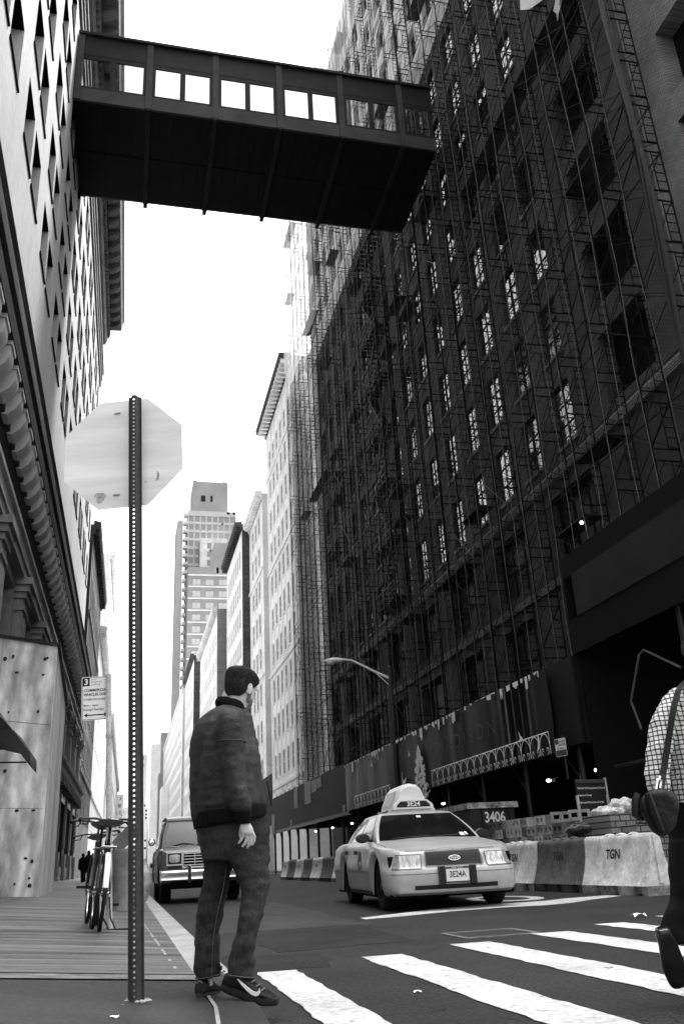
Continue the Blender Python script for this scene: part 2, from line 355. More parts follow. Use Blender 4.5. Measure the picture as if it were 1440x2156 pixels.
# utility cover sunk in the road
e = empty('utility_cover', (3.33, 8.42, 0), label='rectangular utility cover set in the asphalt beyond the crosswalk', cat='utility cover')
mb = MB(); mb.box(3.02, 3.66, 8.12, 8.72, .001, .006); mb.build('cover_plate', mat('cover_iron', .03, .5, noise=(8, .4), bump=(60, .5)), e)
mb = MB()
for a in ((2.97, 3.02, 8.07, 8.77), (3.66, 3.71, 8.07, 8.77), (3.02, 3.66, 8.07, 8.12), (3.02, 3.66, 8.72, 8.77)): mb.box(*a, .001, .009)
mb.build('cover_frame', mat('cover_rim', .14, .5, noise=(12, .6)), e)
# ---------------------------------------------------------------- building helpers
def facade(mb, side, X, y0, y1, z0, z1, cols, rows, depth=0.3, m=0, mr=None, skip=None, mt=None):
    """wall skin in plane x=X with real openings cols x rows and their reveals; side=+1: street is at +x, -1: street at -x"""
    mr = m if mr is None else mr; s = side
    ye = sorted({y0, y1, *[q for c in cols for q in c]}); ze = sorted({z0, z1, *[q for r in rows for q in r]})
    ye = [q for q in ye if y0 <= q <= y1]; ze = [q for q in ze if z0 <= q <= z1]
    inc = lambda q, L: any(a-1e-6 <= q <= b+1e-6 for a, b in L)
    for a, b in zip(ye, ye[1:]):
        for c, d in zip(ze, ze[1:]):
            hy, hz = (a+b)/2, (c+d)/2
            if inc(hy, cols) and inc(hz, rows) and not (skip and skip(hy, hz)):
                xi = X-s*depth
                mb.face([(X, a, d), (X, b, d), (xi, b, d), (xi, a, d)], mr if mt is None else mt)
                for p in ([(X, a, c), (X, b, c), (xi, b, c), (xi, a, c)], [(X, a, c), (X, a, d), (xi, a, d), (xi, a, c)], [(X, b, c), (X, b, d), (xi, b, d), (xi, b, c)]): mb.face(p, mr)
            else: mb.face([(X, a, c), (X, b, c), (X, b, d), (X, a, d)], m)
def shell(mb, side, X, y0, y1, z0, z1, D, m=0):
    """ends, roof and back of the block behind a facade skin"""
    xb = X-side*D
    for p in ([(X, y0, z0), (xb, y0, z0), (xb, y0, z1), (X, y0, z1)], [(X, y1, z0), (xb, y1, z0), (xb, y1, z1), (X, y1, z1)], [(X, y0, z1), (X, y1, z1), (xb, y1, z1), (xb, y0, z1)], [(xb, y0, z0), (xb, y1, z0), (xb, y1, z1), (xb, y0, z1)]): mb.face(p, m)
def win_mesh(w, h, kind='sash', bars=(1, 1), fr=0.07):
    """window, local x across, z up, faces -y; slot 0 frame, 1 glass"""
    mb = MB(); a, b = -w/2, w/2
    mb.face([(a, .05, 0), (b, .05, 0), (b, .05, h), (a, .05, h)], 1)
    for q in ((a, a+fr, 0, h), (b-fr, b, 0, h), (a+fr, b-fr, 0, fr), (a+fr, b-fr, h-fr, h)): mb.box(q[0], q[1], 0, .06, q[2], q[3])
    nx, nz = bars
    for i in range(1, nx+1): x = a+w*i/(nx+1); mb.box(x-fr*.35, x+fr*.35, .012, .06, fr, h-fr)
    for i in range(1, nz+1): z = h*i/(nz+1); mb.box(a+fr, b-fr, .006, .06, z-fr*.4, z+fr*.4)
    return mb
def put_windows(parent, mb, mats, places, side, limit=100):
    """places (x,y,z of the bottom centre); nearest `limit` are parts, the rest one part"""
    places = sorted(places, key=lambda p: p[0]**2+p[1]**2+p[2]**2)
    rz = R(90) if side > 0 else R(-90)
    if not places: return
    o = mb.build('window', mats, parent, local=True)
    inv = Matrix.LocRotScale(parent.location, parent.rotation_euler, None).inverted()
    for i, p in enumerate(places[:limit]):
        c = o if i == 0 else o.copy()
        if i: COL.objects.link(c); c.parent = parent
        c.matrix_parent_inverse = inv; c.location = p; c.rotation_euler = (0, 0, rz)
    if len(places) > limit:
        m2 = MB(); cs, sn = math.cos(rz), math.sin(rz)
        for p in places[limit:]:
            i0 = len(m2.v); m2.v += [(p[0]+v[0]*cs-v[1]*sn, p[1]+v[0]*sn+v[1]*cs, p[2]+v[2]) for v in mb.v]
            m2.f += [tuple(i0+k for k in f) for f in mb.f]; m2.m += mb.m; m2.s += mb.s
        tag(m2.build('window', mats, parent), kind='stuff')
def band(mb, side, X, y0, y1, prof, m=0):
    """moulding: prof = [(projection, z)...] swept along the street, ends capped; first & last point at the wall"""
    ra = [(X+side*p, y0, z) for p, z in prof]; rb = [(X+side*p, y1, z) for p, z in prof]
    mb.loft([ra, rb], m=m, cap=True, sm=False)
# ---------------------------------------------------------------- left building: pale punched wall over a dark corniced base
X0 = -3.9
LB = empty('stone_building', (-14, 40, 0), label='pale building on the left with deep punched windows above a heavy dark bracketed cornice', cat='building')
cols = []; rows = [(21.6+3.85*j, 23.95+3.85*j) for j in range(5)]
for k in range(-3, 9):
    for c in (22.1, 24.25):
        a = c-.88+5.53*k
        if 10.6 < a < 66: cols.append((a, a+1.76))
mb = MB(); facade(mb, 1, X0, 10, 68.3, 14.2, 40.2, cols, rows, .42, mt=1); shell(mb, 1, X0, 10, 68.3, 0, 47.6, 22)  # soffits of the openings painted black for their deep shade
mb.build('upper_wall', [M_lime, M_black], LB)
each('window_sill', [bx1(X0-.40, X0+.055, a-.05, b+.05, c-.09, c) for a, b in cols for c, d in rows], M_black, LB)  # sills black all over, for the shade on their undersides
put_windows(LB, win_mesh(1.76, 2.35, bars=(1, 1)), [M_frame, M_glass], [(X0-.40, (a+b)/2, c) for a, b in cols for c, d in rows], 1)
# crowning entablature
mb = MB()
band(mb, 1, X0, 10, 68.3, [(0, 40.2), (.12, 40.2), (.12, 40.8), (.2, 40.85), (.2, 41.4), (.3, 41.5), (.3, 41.9), (.1, 42.0), (0, 42.0)])
band(mb, 1, X0, 10, 68.3, [(0, 44.6), (.25, 44.6), (.4, 45.0), (.4, 45.25), (0, 45.25)])
mb.build('entablature', M_limed, LB)
fc = [(11+2.75*k, 12.6+2.75*k) for k in range(20)]
mb = MB(); facade(mb, 1, X0+.02, 10, 68.3, 42, 44.6, fc, [(42.5, 44.2)], .25); mb.build('frieze', M_lime, LB)
put_windows(LB, win_mesh(1.6, 1.7), [M_frame, M_glass], [(X0-.2, (a+b)/2, 42.5) for a, b in fc], 1)
each('dentil', [bx1(X0, X0+.62, 10.2+k*.5, 10.48+k*.5, 45.25, 45.65) for k in range(116)], M_limed, LB)
mb = MB(); band(mb, 1, X0, 9.6, 68.9, [(0, 45.65), (.5, 45.65), (.62, 46.0), (.62, 46.55), (1.55, 46.6), (1.62, 46.9), (1.62, 47.2), (1.82, 47.6), (0, 47.6)]); mb.build('crown_cornice', M_limed, LB)
for k in range(43):
    y = 10.3+k*1.36; mb = MB()
    if y < 68: band(mb, 1, X0, y, y+.6, [(.62, 46.0), (.9, 45.98), (1.3, 46.2), (1.48, 46.42), (1.48, 46.58), (.62, 46.58)]); mb.build('modillion', M_limed, LB)
# base: dark pilasters, architrave, brackets, cornice
pil = [18.2+5.53*k for k in range(-1, 10)]
hol = [(p+.75, p+5.53-.75) for p in pil[:-1]]
mb = MB(); facade(mb, 1, X0, 10, 68.3, 0, 10.3, hol, [(1.6, 5.6), (6.6, 9.5)], .9); mb.build('base_wall', M_limed, LB)
mb = MB(); facade(mb, 1, X0, 10, 68.3, 10.3, 14.2, [], [], 0); mb.build('base_frieze', M_limed, LB)
put_windows(LB, win_mesh(4.03, 2.9, bars=(2, 1), fr=.16), [M_shop, M_glassd], [(X0-.85, (a+b)/2, 6.6) for a, b in hol], 1)
shp = win_mesh(4.03, 4.0, bars=(3, 1), fr=.14)
put_windows(LB, shp, [M_shop, M_glassd], [(X0-.7, (a+b)/2, 1.6) for a, b in hol], 1)
def pilaster(y):
    mb = MB(); h = .52
    mb.box(X0, X0+.28, y-h, y+h, 1.9, 8.8); mb.box(X0, X0+.42, y-h-.12, y+h+.12, .2, 1.9); 
    for i in range(5): mb.box(X0+.28, X0+.32, y-h+.1+i*.18, y-h+.2+i*.18, 2.2, 8.6)
    for z0, z1, q in ((8.8, 8.95, .06), (8.95, 9.2, .02), (9.2, 9.4, .1), (9.4, 9.62, .18), (9.62, 9.85, .28)): mb.box(X0, X0+.28+q, y-h-q, y+h+q, z0, z1)
    for i in range(8): mb.ell((X0+.42, y-h-.05+i*.165, 9.5), (.06, .06, .09), 5)
    mb.build('pilaster', M_limed, LB)
for y in pil: pilaster(y)
mb = MB()
band(mb, 1, X0, 10, 68.3, [(0, 9.85), (.3, 9.85), (.3, 10.15), (.36, 10.15), (.36, 10.5), (.45, 10.6), (.45, 10.75), (0, 10.75)])
mb.build('architrave', M_limed, LB)
mb = MB(); band(mb, 1, X0, 9.7, 68.6, [(0, 11.9), (.1, 11.9), (.16, 12.15), (.3, 12.2), (.3, 12.9), (.72, 12.95), (.76, 13.35), (.66, 13.5), (.66, 13.75), (.78, 13.8), (.8, 14.2), (.72, 14.35), (.84, 14.6), (0, 14.6)])
mb.build('bracket_cornice', M_corn, LB)  # whole cornice coloured dark for the shade beneath its projection
bo = None
for k in range(51):
    y = 10.3+k*1.15
    if bo is None:
        mb = MB(); band(mb, 1, X0, -.3, .3, [(.2, 12.15), (.34, 12.12), (.55, 12.3), (.66, 12.55), (.66, 12.93), (.2, 12.93)])
        mb.box(X0+.3, X0+.7, -.34, .34, 12.82, 12.93)
        bo = mb.build('bracket', M_lime, LB); bo.location.y = y  # paler stone than the base, for the light on the bracket ends
    else:
        c = bo.copy(); COL.objects.link(c); c.parent = LB; c.matrix_parent_inverse = bo.matrix_parent_inverse.copy(); c.location.y = y
# dark shopfront cornice and awning boards under the architrave
mb = MB(); band(mb, 1, X0, 24, 68, [(0, 5.6), (.5, 5.65), (.55, 6.0), (.72, 6.1), (.72, 6.35), (0, 6.4)]); 
mb.build('shopfront_cornice', M_shop, LB)
each('shop_bracket', [bx1(X0+.3, X0+.62, 24.3+k*1.15, 24.8+k*1.15, 5.1, 5.62) for k in range(38)], M_shop, LB)
mb = MB()
for k in range(40):
    y = 24.2+k*1.1
    mb.bar((X0+.18, y, .5), (X0+.18, y, 4.9), .05, 6)
mb.box(X0, X0+.3, 24, 68, .3, 1.2); mb.box(X0-.05, X0+.25, 24, 68, 4.6, 5.1)
mb.build('shopfront', mat('shop_iron', .03, .22, noise=(4, .5)), LB)
# ---------------------------------------------------------------- skybridge
BY0, BY1, BZ0, BZ1, BXL, BXR = 32.0, 38.5, 34.75, 39.1, -3.86, 14.28
SB = empty('skybridge', (5, 35, 34.7), label='enclosed dark steel footbridge with a band of square windows spanning the street high up', cat='bridge')
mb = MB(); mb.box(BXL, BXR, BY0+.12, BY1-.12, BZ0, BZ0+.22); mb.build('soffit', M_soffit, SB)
mb = MB()
n = 27
for i in range(1, n): x = BXL+(BXR-BXL)*i/n; mb.box(x-.012, x+.012, BY0+.2, BY1-.2, BZ0-.012, BZ0)
mb.box(BXL+.1, BXR-.1, BY0+3.2, BY0+3.24, BZ0-.014, BZ0)
mb.build('soffit_seam', M_black, SB)
bx = [BXL+3.45+k*3.22 for k in range(5)]
each('cross_beam', [bx1(x-.11, x+.11, BY0-.05, BY1+.25, BZ0-.12, BZ0-.013) for x in bx], M_steel, SB)
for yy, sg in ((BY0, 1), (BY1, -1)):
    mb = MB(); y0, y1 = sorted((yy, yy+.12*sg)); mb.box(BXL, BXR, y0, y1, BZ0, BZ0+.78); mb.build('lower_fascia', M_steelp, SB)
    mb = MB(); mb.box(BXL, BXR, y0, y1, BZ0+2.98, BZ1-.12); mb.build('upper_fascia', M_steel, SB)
    mb = MB(); q = yy-.06*sg; y0, y1 = sorted((q, yy-.003*sg))
    each('post', [bx1(x-.15, x+.15, y0, y1, BZ0, BZ1-.1) for x in bx]+[bx1(BXL, BXL+.3, y0, y1, BZ0, BZ1)], M_steelp, SB)
    mb = MB(); y0, y1 = sorted((yy+.01*sg, yy+.14*sg)); ed = [BXL]+bx+[BXR]
    mb.box(BXL, BXR, y0, y1, BZ0+.78, BZ0+.92); mb.box(BXL, BXR, y0, y1, BZ0+2.72, BZ0+2.98); 
    for a, b in zip(ed, ed[1:]):
        c = (a+b)/2
        for p, w in ((c, .13), (a+.2, .1), (b-.2, .1)): mb.box(p-w, p+w, y0, y1, BZ0+.92, BZ0+2.72)
    mb.build('window_frame', M_dark, SB)
    for a, b in zip(ed, ed[1:]):
        c = (a+b)/2
        for p, q in ((a+.3, c-.13), (c+.13, b-.3)):
            mb = MB(); mb.box(p, q, yy+.05*sg-.006, yy+.05*sg+.006, BZ0+.92, BZ0+2.72); mb.build('pane', M_pane, SB)
mb = MB(); mb.box(BXL, BXR, BY0-.15, BY1+.15, BZ1-.12, BZ1+.03); mb.box(BXL, BXR, BY0+.1, BY1-.1, BZ1+.03, BZ1+.12); mb.build('roof', M_steel, SB)
# ---------------------------------------------------------------- scaffolded building on the right
XR = 15.7
RB = empty('brick_building', (25, 44, 0), label='tall dark brick building on the right wrapped in scaffolding and netting', cat='building')
rc = [(25.7+2.9*k, 27.12+2.9*k) for k in range(15)]
F = 3.78
rr = [(15.0+F*k, 17.5+F*k) for k in range(8)]
big = (20.4, 23.3); bigr = [(14.9+F*k, 17.6+F*k) for k in range(8)]
big2 = (13.6, 17.0)
mb = MB(); facade(mb, -1, XR, 24.2, 70.5, 14.3, 45.3, rc, rr, .24); 
facade(mb, -1, XR, 18.6, 24.2, 14.3, 45.3, [big], bigr, .7)
shell(mb, -1, XR, 12, 70.5, 14.3, 45.3, 24); mb.build('wall', M_brbrick, RB)
mb = MB(); facade(mb, -1, XR, 12, 18.6, 14.3, 45.3, [big2], bigr, .7); mb.build('corner_wall', M_ltbrick, RB)
for c, d in bigr: mb = MB(); mb.face([(XR+.65, 13.6, c), (XR+.65, 17, c), (XR+.65, 17, d), (XR+.65, 13.6, d)]); mb.build('dark_bay_sheet', M_black, RB); mb = MB(); mb.face([(XR+.65, 20.4, c), (XR+.65, 23.3, c), (XR+.65, 23.3, d), (XR+.65, 20.4, d)]); mb.build('dark_bay_sheet', M_black, RB)  # black sheet at the back of each bay stands for its dark inside
lowc = [(25.2+5.8*k, 28.6+5.8*k) for k in range(8)]; lowr = [(6.6, 9.5), (10.7, 13.4)]
mb = MB(); facade(mb, -1, XR, 12, 70.5, 0, 14.3, lowc, lowr, .5); mb.build('base_wall', mat('base_stone', .075, .8, noise=(.5, .3), fine=(8, .2)), RB)
put_windows(RB, win_mesh(1.42, 2.5, bars=(1, 2), fr=.032), [M_frame, M_glassr], [(XR+.10, (a+b)/2, c) for a, b in rc for c, d in rr], -1)
put_windows(RB, win_mesh(3.4, 2.9, bars=(2, 1), fr=.16), [M_shop, M_glassd], [(XR+.4, (a+b)/2, c) for a, b in lowc for c, d in lowr[:1]], -1)
put_windows(RB, win_mesh(3.4, 2.7, bars=(2, 1), fr=.16), [M_shop, M_glassd], [(XR+.4, (a+b)/2, lowr[1][0]) for a, b in lowc], -1)
each('window_sill', [bx1(XR-.08, XR+.09, a-.08, b+.08, c-.16, c-.003) for a, b in rc for c, d in rr], M_ltbrick, RB)
mb = MB(); band(mb, -1, XR, 12, 70.6, [(0, 13.9), (.18, 13.95), (.25, 14.2), (.1, 14.4), (0, 14.4)])
band(mb, -1, XR, 12, 70.6, [(0, 10.0), (.12, 10.0), (.16, 10.3), (0, 10.3)]); mb.build('string_course', M_ltbrick, RB)
for k in range(9):
    pass
# upper storeys in pale stone, netted
uc = [(13.3+2.9*k, 14.7+2.9*k) for k in range(20)]; ur = [(47.6+F*k, 50.1+F*k) for k in range(6)]
mb = MB(); facade(mb, -1, XR-.02, 12, 70.5, 45.3, 71.2, uc, ur, .4); shell(mb, -1, XR, 12, 70.5, 45.3, 71.2, 24); mb.build('upper_wall', M_white, RB)
put_windows(RB, win_mesh(1.4, 2.5), [M_frame, M_glass], [(XR+.3, (a+b)/2, c) for a, b in uc for c, d in ur], -1, 40)
mb = MB(); band(mb, -1, XR, 12, 71.2, [(0, 44.6), (.2, 44.6), (.3, 45.0), (.55, 45.3), (.6, 45.6), (.6, 45.9), (0, 45.9)]); band(mb, -1, XR, 12, 70.7, [(0, 58.2), (.15, 58.2), (.2, 58.6), (0, 58.6)]); mb.build('belt_cornice', M_white, RB)
mb = MB(); mb.box(XR-.28, XR-.005, 68.6, 70.9, 6, 44.5); mb.build('lit_end_strip', M_white, RB)  # white strip stands for the lit end of the wall
# iron fire escape
mb = MB(); ya, yb = 46.2, 50.2
for k in range(8):
    z = 14.9+F*k
    for i in range(9): mb.box(XR-1.0, XR-.02, ya+i*.5, ya+i*.5+.3, z, z+.05)
    for z2 in (z+.5, z+1.0):
        mb.bar((XR-1.0, ya, z2), (XR-1.0, yb+.3, z2), .03, 4); mb.bar((XR-1.0, ya, z2), (XR, ya, z2), .03, 4); mb.bar((XR-1.0, yb+.3, z2), (XR, yb+.3, z2), .03, 4)
    for i in range(10): y = ya+i*.47; mb.bar((XR-1.0, y, z), (XR-1.0, y, z+1.0), .02, 4)
    if k < 7:
        p, q = (ya+.5, yb-.6) if k % 2 else (yb-.6, ya+.5)
        for xx in (XR-.85, XR-.35): mb.bar((xx, p, z), (xx, q, z+F), .04, 4)
        for i in range(1, 14): t = i/14; y = p+(q-p)*t; zz = z+F*t; mb.box(XR-.85, XR-.35, y-.12, y+.12, zz-.015, zz+.015)
mb.build('fire_escape', M_iron, RB)
# ---------------------------------------------------------------- scaffolding and netting on the right
XN, XI = 14.3, 15.3
SC = empty('scaffolding', (14.8, 45, 5), label='tube frame scaffolding with ladders and cross braces covering the dark brick building', cat='scaffold')
py = [17.6+2.13*i for i in range(29)]; lz = [5.2+1.93*j for j in range(35)]
def std(x, y):
    mb = MB(); z = 5.0; pts = []
    mb.bar((x, y, 5.0), (x+.02, y, 71.5), .032, 5)
    for q in lz: mb.bar((x, y, q-.06), (x, y, q+.06), .05, 5)
    return mb.build('standard', M_tube, SC)
for y in py:
    std(XN+.1, y); std(XI, y)
# frame: double transom, ladder rungs, bent corner braces
mb = MB(); w = XI-XN-.1
for z in (0, .38): mb.bar((0, 0, z), (w, 0, z), .026, 4)
for i in range(5): mb.bar((w-.34, 0, -1.5+i*.34), (w, 0, -1.5+i*.34), .016, 4)
mb.bar((w-.34, 0, -1.5), (w-.34, 0, 0), .018, 4); mb.path([(.0, 0, -.9), (.1, 0, -.35), (.35, 0, 0)], .018, 4)
fr_mb = mb
mb = MB()
for x in (0.03, w-.03):
    mb.bar((x, 0, 0), (x, 2.13, -1.5), .015, 4); mb.bar((x+.03, 0, -1.5), (x+.03, 2.13, 0), .015, 4)
cb_mb = mb
mb = MB(); mb.bar((0, 0, 0), (0, 2.13, 0), .022, 4); mb.bar((w, 0, 0), (w, 2.13, 0), .022, 4); mb.bar((0, 0, .5), (0, 2.13, .5), .018, 4)
lg_mb = mb
def scatter(name, src, places, mt, limit):
    places = sorted(places, key=lambda p: sum(q*q for q in p))
    o = src.build(name, mt, SC, local=True); inv = Matrix.Translation(SC.location).inverted()
    for i, p in enumerate(places[:limit]):
        c = o if i == 0 else o.copy()
        if i: COL.objects.link(c); c.parent = SC
        c.matrix_parent_inverse = inv; c.location = p
    m2 = MB()
    for p in places[limit:]:
        i0 = len(m2.v); m2.v += [(p[0]+v[0], p[1]+v[1], p[2]+v[2]) for v in src.v]; m2.f += [tuple(i0+k for k in f) for f in src.f]; m2.m += src.m; m2.s += src.s
    tag(m2.build(name, mt, SC), kind='stuff')
random.seed(11)
scatter('scaffold_frame', fr_mb, [(XN+.1, y, z) for y in py for z in lz if random.random() < (1 if y < 38 else .6) and (z < 44 or random.random() < .75)], M_tube, 100)
scatter('cross_brace', cb_mb, [(XN+.1, y, z) for y in py[:-1] for z in lz if random.random() < (.95 if y < 38 else .6) and (z < 44 or random.random() < .8)], M_tube, 100)
scatter('ledger', lg_mb, [(XN+.1, y, z) for y in py[:-1] for j, z in enumerate(lz) if j % 4 == 0 or random.random() < .1], M_tube, 60)
mb = MB()
for j, z in enumerate(lz):
    for y in py[:-1]:
        if (j % 9 == 4 and random.random() < .3) or random.random() < .02: mb.box(XN+.16, XI-.1, y+.03, y+2.1, z+.03, z+.08)
mb.build('plank_deck', mat('scaffold_plank', .05, .8, noise=(3, .4)), SC)
for k in range(34):   # bright tie rods
    mb = MB()
    y = random.uniform(20, 70); z = random.uniform(7, 46); s = random.choice((1.93, 3.86)); d = random.choice((2.13, 4.26))
    mb.bar((XN+.02, y, z), (XN+.02, y+d, z+s*random.choice((-1, -1, 1))), .013, 4); mb.build('tie_rod', M_tubel, SC)
# netting
def net(name, m, y0, y1, z0, z1, X, label, amp=.12, grp=None, ny=120, nz=36):
    mb = MB(); rings = []
    for j in range(nz+1):
        z = z0+(z1-z0)*j/nz
        rings.append([(X-amp*mnoise.noise(V((0, y0*.3+i*(y1-y0)/ny*.55, z*.07)))-amp*.5*mnoise.noise(V((3, i*(y1-y0)/ny*1.3, z*.25))), y0+(y1-y0)*i/ny, z) for i in range(ny+1)])
    mb.loft(rings, cap=False, closed=False)
    e = empty(name, (X, (y0+y1)/2, z0), label=label, cat='netting', group=grp)
    mb.build('mesh_sheet', m, e)
    mb = None
    y = y0
    while y <= y1+.01:
        mb = MB(); pts = []; random.seed(int(y*100))
        ph = random.random()*6
        for j in range(19):
            z = z0+(z1-z0)*j/18; pts.append((X-.06-amp*mnoise.noise(V((0, y0*.3+(y-y0)*.55, z*.07))), y+.09*math.sin(z*.35+ph)+.05*math.sin(z*1.1+ph), z))
        mb.path(pts, .011, 3); mb.build('seam_cord', M_cord, e); y += 1.065
    return e
M_cord = mat('net_cord', .15, .8, noise=(6, .5))
net('debris_netting', M_net, 17.3, 61.9, 5.0, 59.4, XN, 'dark see-through debris netting hung on the lower scaffolding')
net('debris_netting', M_net, 62.0, 77.2, 5.0, 45.4, XN, 'dark netting on the far end bays of the scaffolding, under the pale sheet', ny=40)
net('debris_netting', M_netp, 62.0, 77.2, 45.5, 59.4, XN, 'pale grey netting on the far end bays seen just under the footbridge', amp=.25, ny=50)
net('debris_netting', M_netp, 17.3, 77.2, 59.5, 71.9, XN, 'pale grey debris netting around the top storeys under the sky', amp=.3)
# return sheets round the far end
for (m, z0, z1, lb) in ((M_netp, 45.5, 71.9, 'pale netting across the far end of the scaffold, upper sheet'), (M_net, 5.0, 45.4, 'netting across the far end of the scaffold, lower sheet')):
    mb = MB(); mb.loft([[(x, 77.2+.2*math.sin(x*2+z), z) for x in (14.3, 14.9, 15.6, 16.4)] for z in [z0+(z1-z0)*i/12 for i in range(13)]], cap=False, closed=False)
    tag(mb.build('debris_netting', m), lb, 'netting')
# black cable bundle hanging at the near end of the net
mb = MB()
for k in range(3): mb.path([(XN-.1-.06*k, 17.25-.12*k+.15*math.sin(z*.5+k), z) for z in range(10, 60, 2)], .07, 6)
tag(mb.build('cable_bundle', M_iron), 'thick black cables hanging down the near edge of the netting', 'cable')
mb = MB(); mb.loft([[(XN-.25+.12*math.sin(i*1.7+j), 19.7+2.0*i/5*(1-.13*j)+.25*j*math.sin(j), 33.5-.75*j+.2*math.sin(i*2.2)) for i in range(6)] for j in range(7)], cap=False, closed=False)
tag(mb.build('white_sheet', M_whited), 'pale loose sheet draped high on the scaffold above the dark openings', 'sheet')
# ---------------------------------------------------------------- sidewalk shed
SH = empty('sidewalk_shed', (12.5, 40, 0), label='long black pavement shed along the foot of the scaffolding with a plywood parapet', cat='shed')
mb = MB(); mb.box(10.02, 15.65, 18.3, 64, 2.95, 3.15); mb.build('deck', M_black, SH)
y = 41.2; k = 0
while y < 63.9:
    mb = MB(); mb.box(9.93, 10.0, y+.006, min(y+1.22, 64), 2.9, 5.02+.02*(k % 2)); mb.build('parapet_panel', M_ply, SH); y += 1.22; k += 1
mb = MB(); mb.box(9.95, 10.01, 18.2, 41.2, 2.92, 4.9); mb.build('parapet_backing', M_ply, SH)
mb = MB(); mb.box(9.93, 10.0, 64.01, 70, 3.3, 6.8); mb.bar((9.9, 64, 4.6), (9.9, 66, 6.4), .04); mb.build('raised_parapet', M_ply, SH)
for y in [19+3.05*i for i in range(16)]:
    mb = MB(); mb.bar((10.25, y, .14), (10.25, y, 2.95), .07, 8); mb.bar((10.25, y, 2.1), (10.25, y+.9, 2.95), .035, 5); mb.build('post', M_iron, SH)
mb = MB(); mb.box(14.9, 15.0, 18, 62, .14, 2.95); mb.build('hoarding', M_black, SH)
mb = MB(); mb.box(9.97, 10.12, 41, 64, 2.7, 2.9); mb.build('beam', M_iron, SH)
# tall black loading bay at the near end
LBY = empty('loading_gantry', (12, 15, 0), label='tall black steel gantry at the near end of the shed with a dull grey fascia', cat='gantry')
mb = MB(); mb.box(10.0, 15.6, 9.5, 18.1, 7.0, 7.25); mb.box(10.0, 10.1, 9.5, 18.1, 6.72, 7.0); mb.build('roof', M_black, LBY)
mb = MB(); mb.box(10.0, 15.6, 18.1, 18.18, 2.9, 7.2); mb.build('end_wall', mat('gantry_end', .007, .7, noise=(1, .4)), LBY)
mb = MB(); mb.box(9.96, 10.05, 9.5, 17.6, 5.7, 6.72); mb.build('fascia_board', mat('fascia_grey', .016, .7, noise=(.8, .35), fine=(20, .2)), LBY)
mb = MB(); mb.box(9.98, 10.06, 9.5, 18.1, 4.9, 5.7); mb.build('lintel', M_black, LBY)
mb = MB(); mb.box(14.6, 14.7, 9.5, 18.1, .14, 7.0); mb.box(10.1, 14.6, 18.02, 18.09, .14, 7.0); mb.build('back_hoarding', M_black, LBY)
for y in (9.7, 14.2): mb = MB(); mb.bar((10.2, y, .14), (10.2, y, 7), .06, 8); mb.build('post', M_iron, LBY)
mb = MB(); mb.bar((10.25, 14.2, 3.6), (10.25, 11.0, 1.0), .03, 5); mb.bar((10.3, 17.6, 2.3), (10.3, 10, 2.3), .05, 5); mb.bar((10.25, 17.5, .6), (10.25, 14.2, 3.6), .03, 5); mb.build('brace', M_iron, LBY)
mb = MB(); mb.path([(10.15, 16.1, 2.9), (10.15, 16.3, 3.5), (10.15, 15.7, 4.35), (10.15, 15.5, 4.4), (10.15, 14.4, 3.8)], .025, 6); mb.build('bent_tube', M_tubel, LBY)
# ---------------------------------------------------------------- far street, right side
def far_building(name, label, X, side, y0, y1, top, D, wm, sm_, pit, w, h, f0, F, corn, cornm, bars=(0, 1), depth=.09, gl=None, brackets=True, pairs=False, edge=.8, quoin=False, bm=None):
    e = empty(name, (X-side*D/2, (y0+y1)/2, 0), label=label, cat='building')
    n = max(1, int((y1-y0-2*edge)/pit)); off = y0+((y1-y0)-n*pit)/2
    cols = [(off+pit*i+(pit-w)/2, off+pit*i+(pit+w)/2) for i in range(n)]
    rows = []; z = f0
    while z+h < top-1.6: rows.append((z, z+h)); z += F
    mb = MB(); facade(mb, side, X, y0, y1, 0, top, cols, rows, depth); mb.build('wall', wm, e)
    mb = MB(); shell(mb, side, X, y0, y1, 0, top, D); mb.build('side_wall', sm_, e)
    pl = [(X-side*(depth-.055), (a+b)/2, c) for a, b in cols for c, d in rows]
    put_windows(e, win_mesh(w, h, bars=bars, fr=.09), [wm, gl or M_glassf], pl, side, 60)
    if corn:
        mb = MB(); band(mb, side, X, y0, y1, [(0, top-.9), (.15, top-.9), (.2, top-.5), (corn*.9, top-.3), (corn, top+.2), (0, top+.35)]); mb.build('cornice', cornm, e)
        if brackets:
            y = y0+.2
            while y < y1-.4: bx1(*sorted((X, X+side*corn*.82)), y, y+.35, top-.9, top-.27).build('bracket', bm or cornm, e); y += .95
    mb = MB()
    for c, d in rows[::3]: band(mb, side, X, y0, y1, [(0, d+.5), (depth*1.5, d+.5), (depth*2, d+.75), (0, d+.8)])
    for a, b in cols:
        for c, d in rows: mb.box(*sorted((X-side*.02, X+side*depth*.9)), a-.06, b+.06, c-.13, c-.003)
    for k in range(n+1):
        y = off+pit*k; mb.box(*sorted((X, X+side*depth*.6)), y-.16, y+.16, f0, top-1)
    mb.build('trim', wm, e)
    return e
far_building('corner_block', 'white terracotta block with a deep dentilled cornice just beyond the scaffolding', 15.0, -1, 77.6, 96, 51.2, 20, M_white, M_whited, 2.6, 1.3, 2.5, 5, 4.0, 1.3, M_corn, bars=(1, 1), bm=M_white)  # white cornice darkened for the shade between its brackets
far_building('white_block', 'white stone block with broad flat cornice and window air conditioners, second past the scaffolding', 14.4, -1, 96, 108, 43, 20, M_white, M_whited, 2.8, 1.5, 2.6, 5, 4.2, .9, M_white, bars=(1, 1))
far_building('dark_sided_block', 'narrow white-fronted block with a dark brick party wall and dark cornice', 13.4, -1, 108, 127, 43.6, 18, M_white, M_dbrick, 2.4, 1.4, 2.7, 5, 4.1, .95, M_corn, bars=(2, 1), depth=.03)
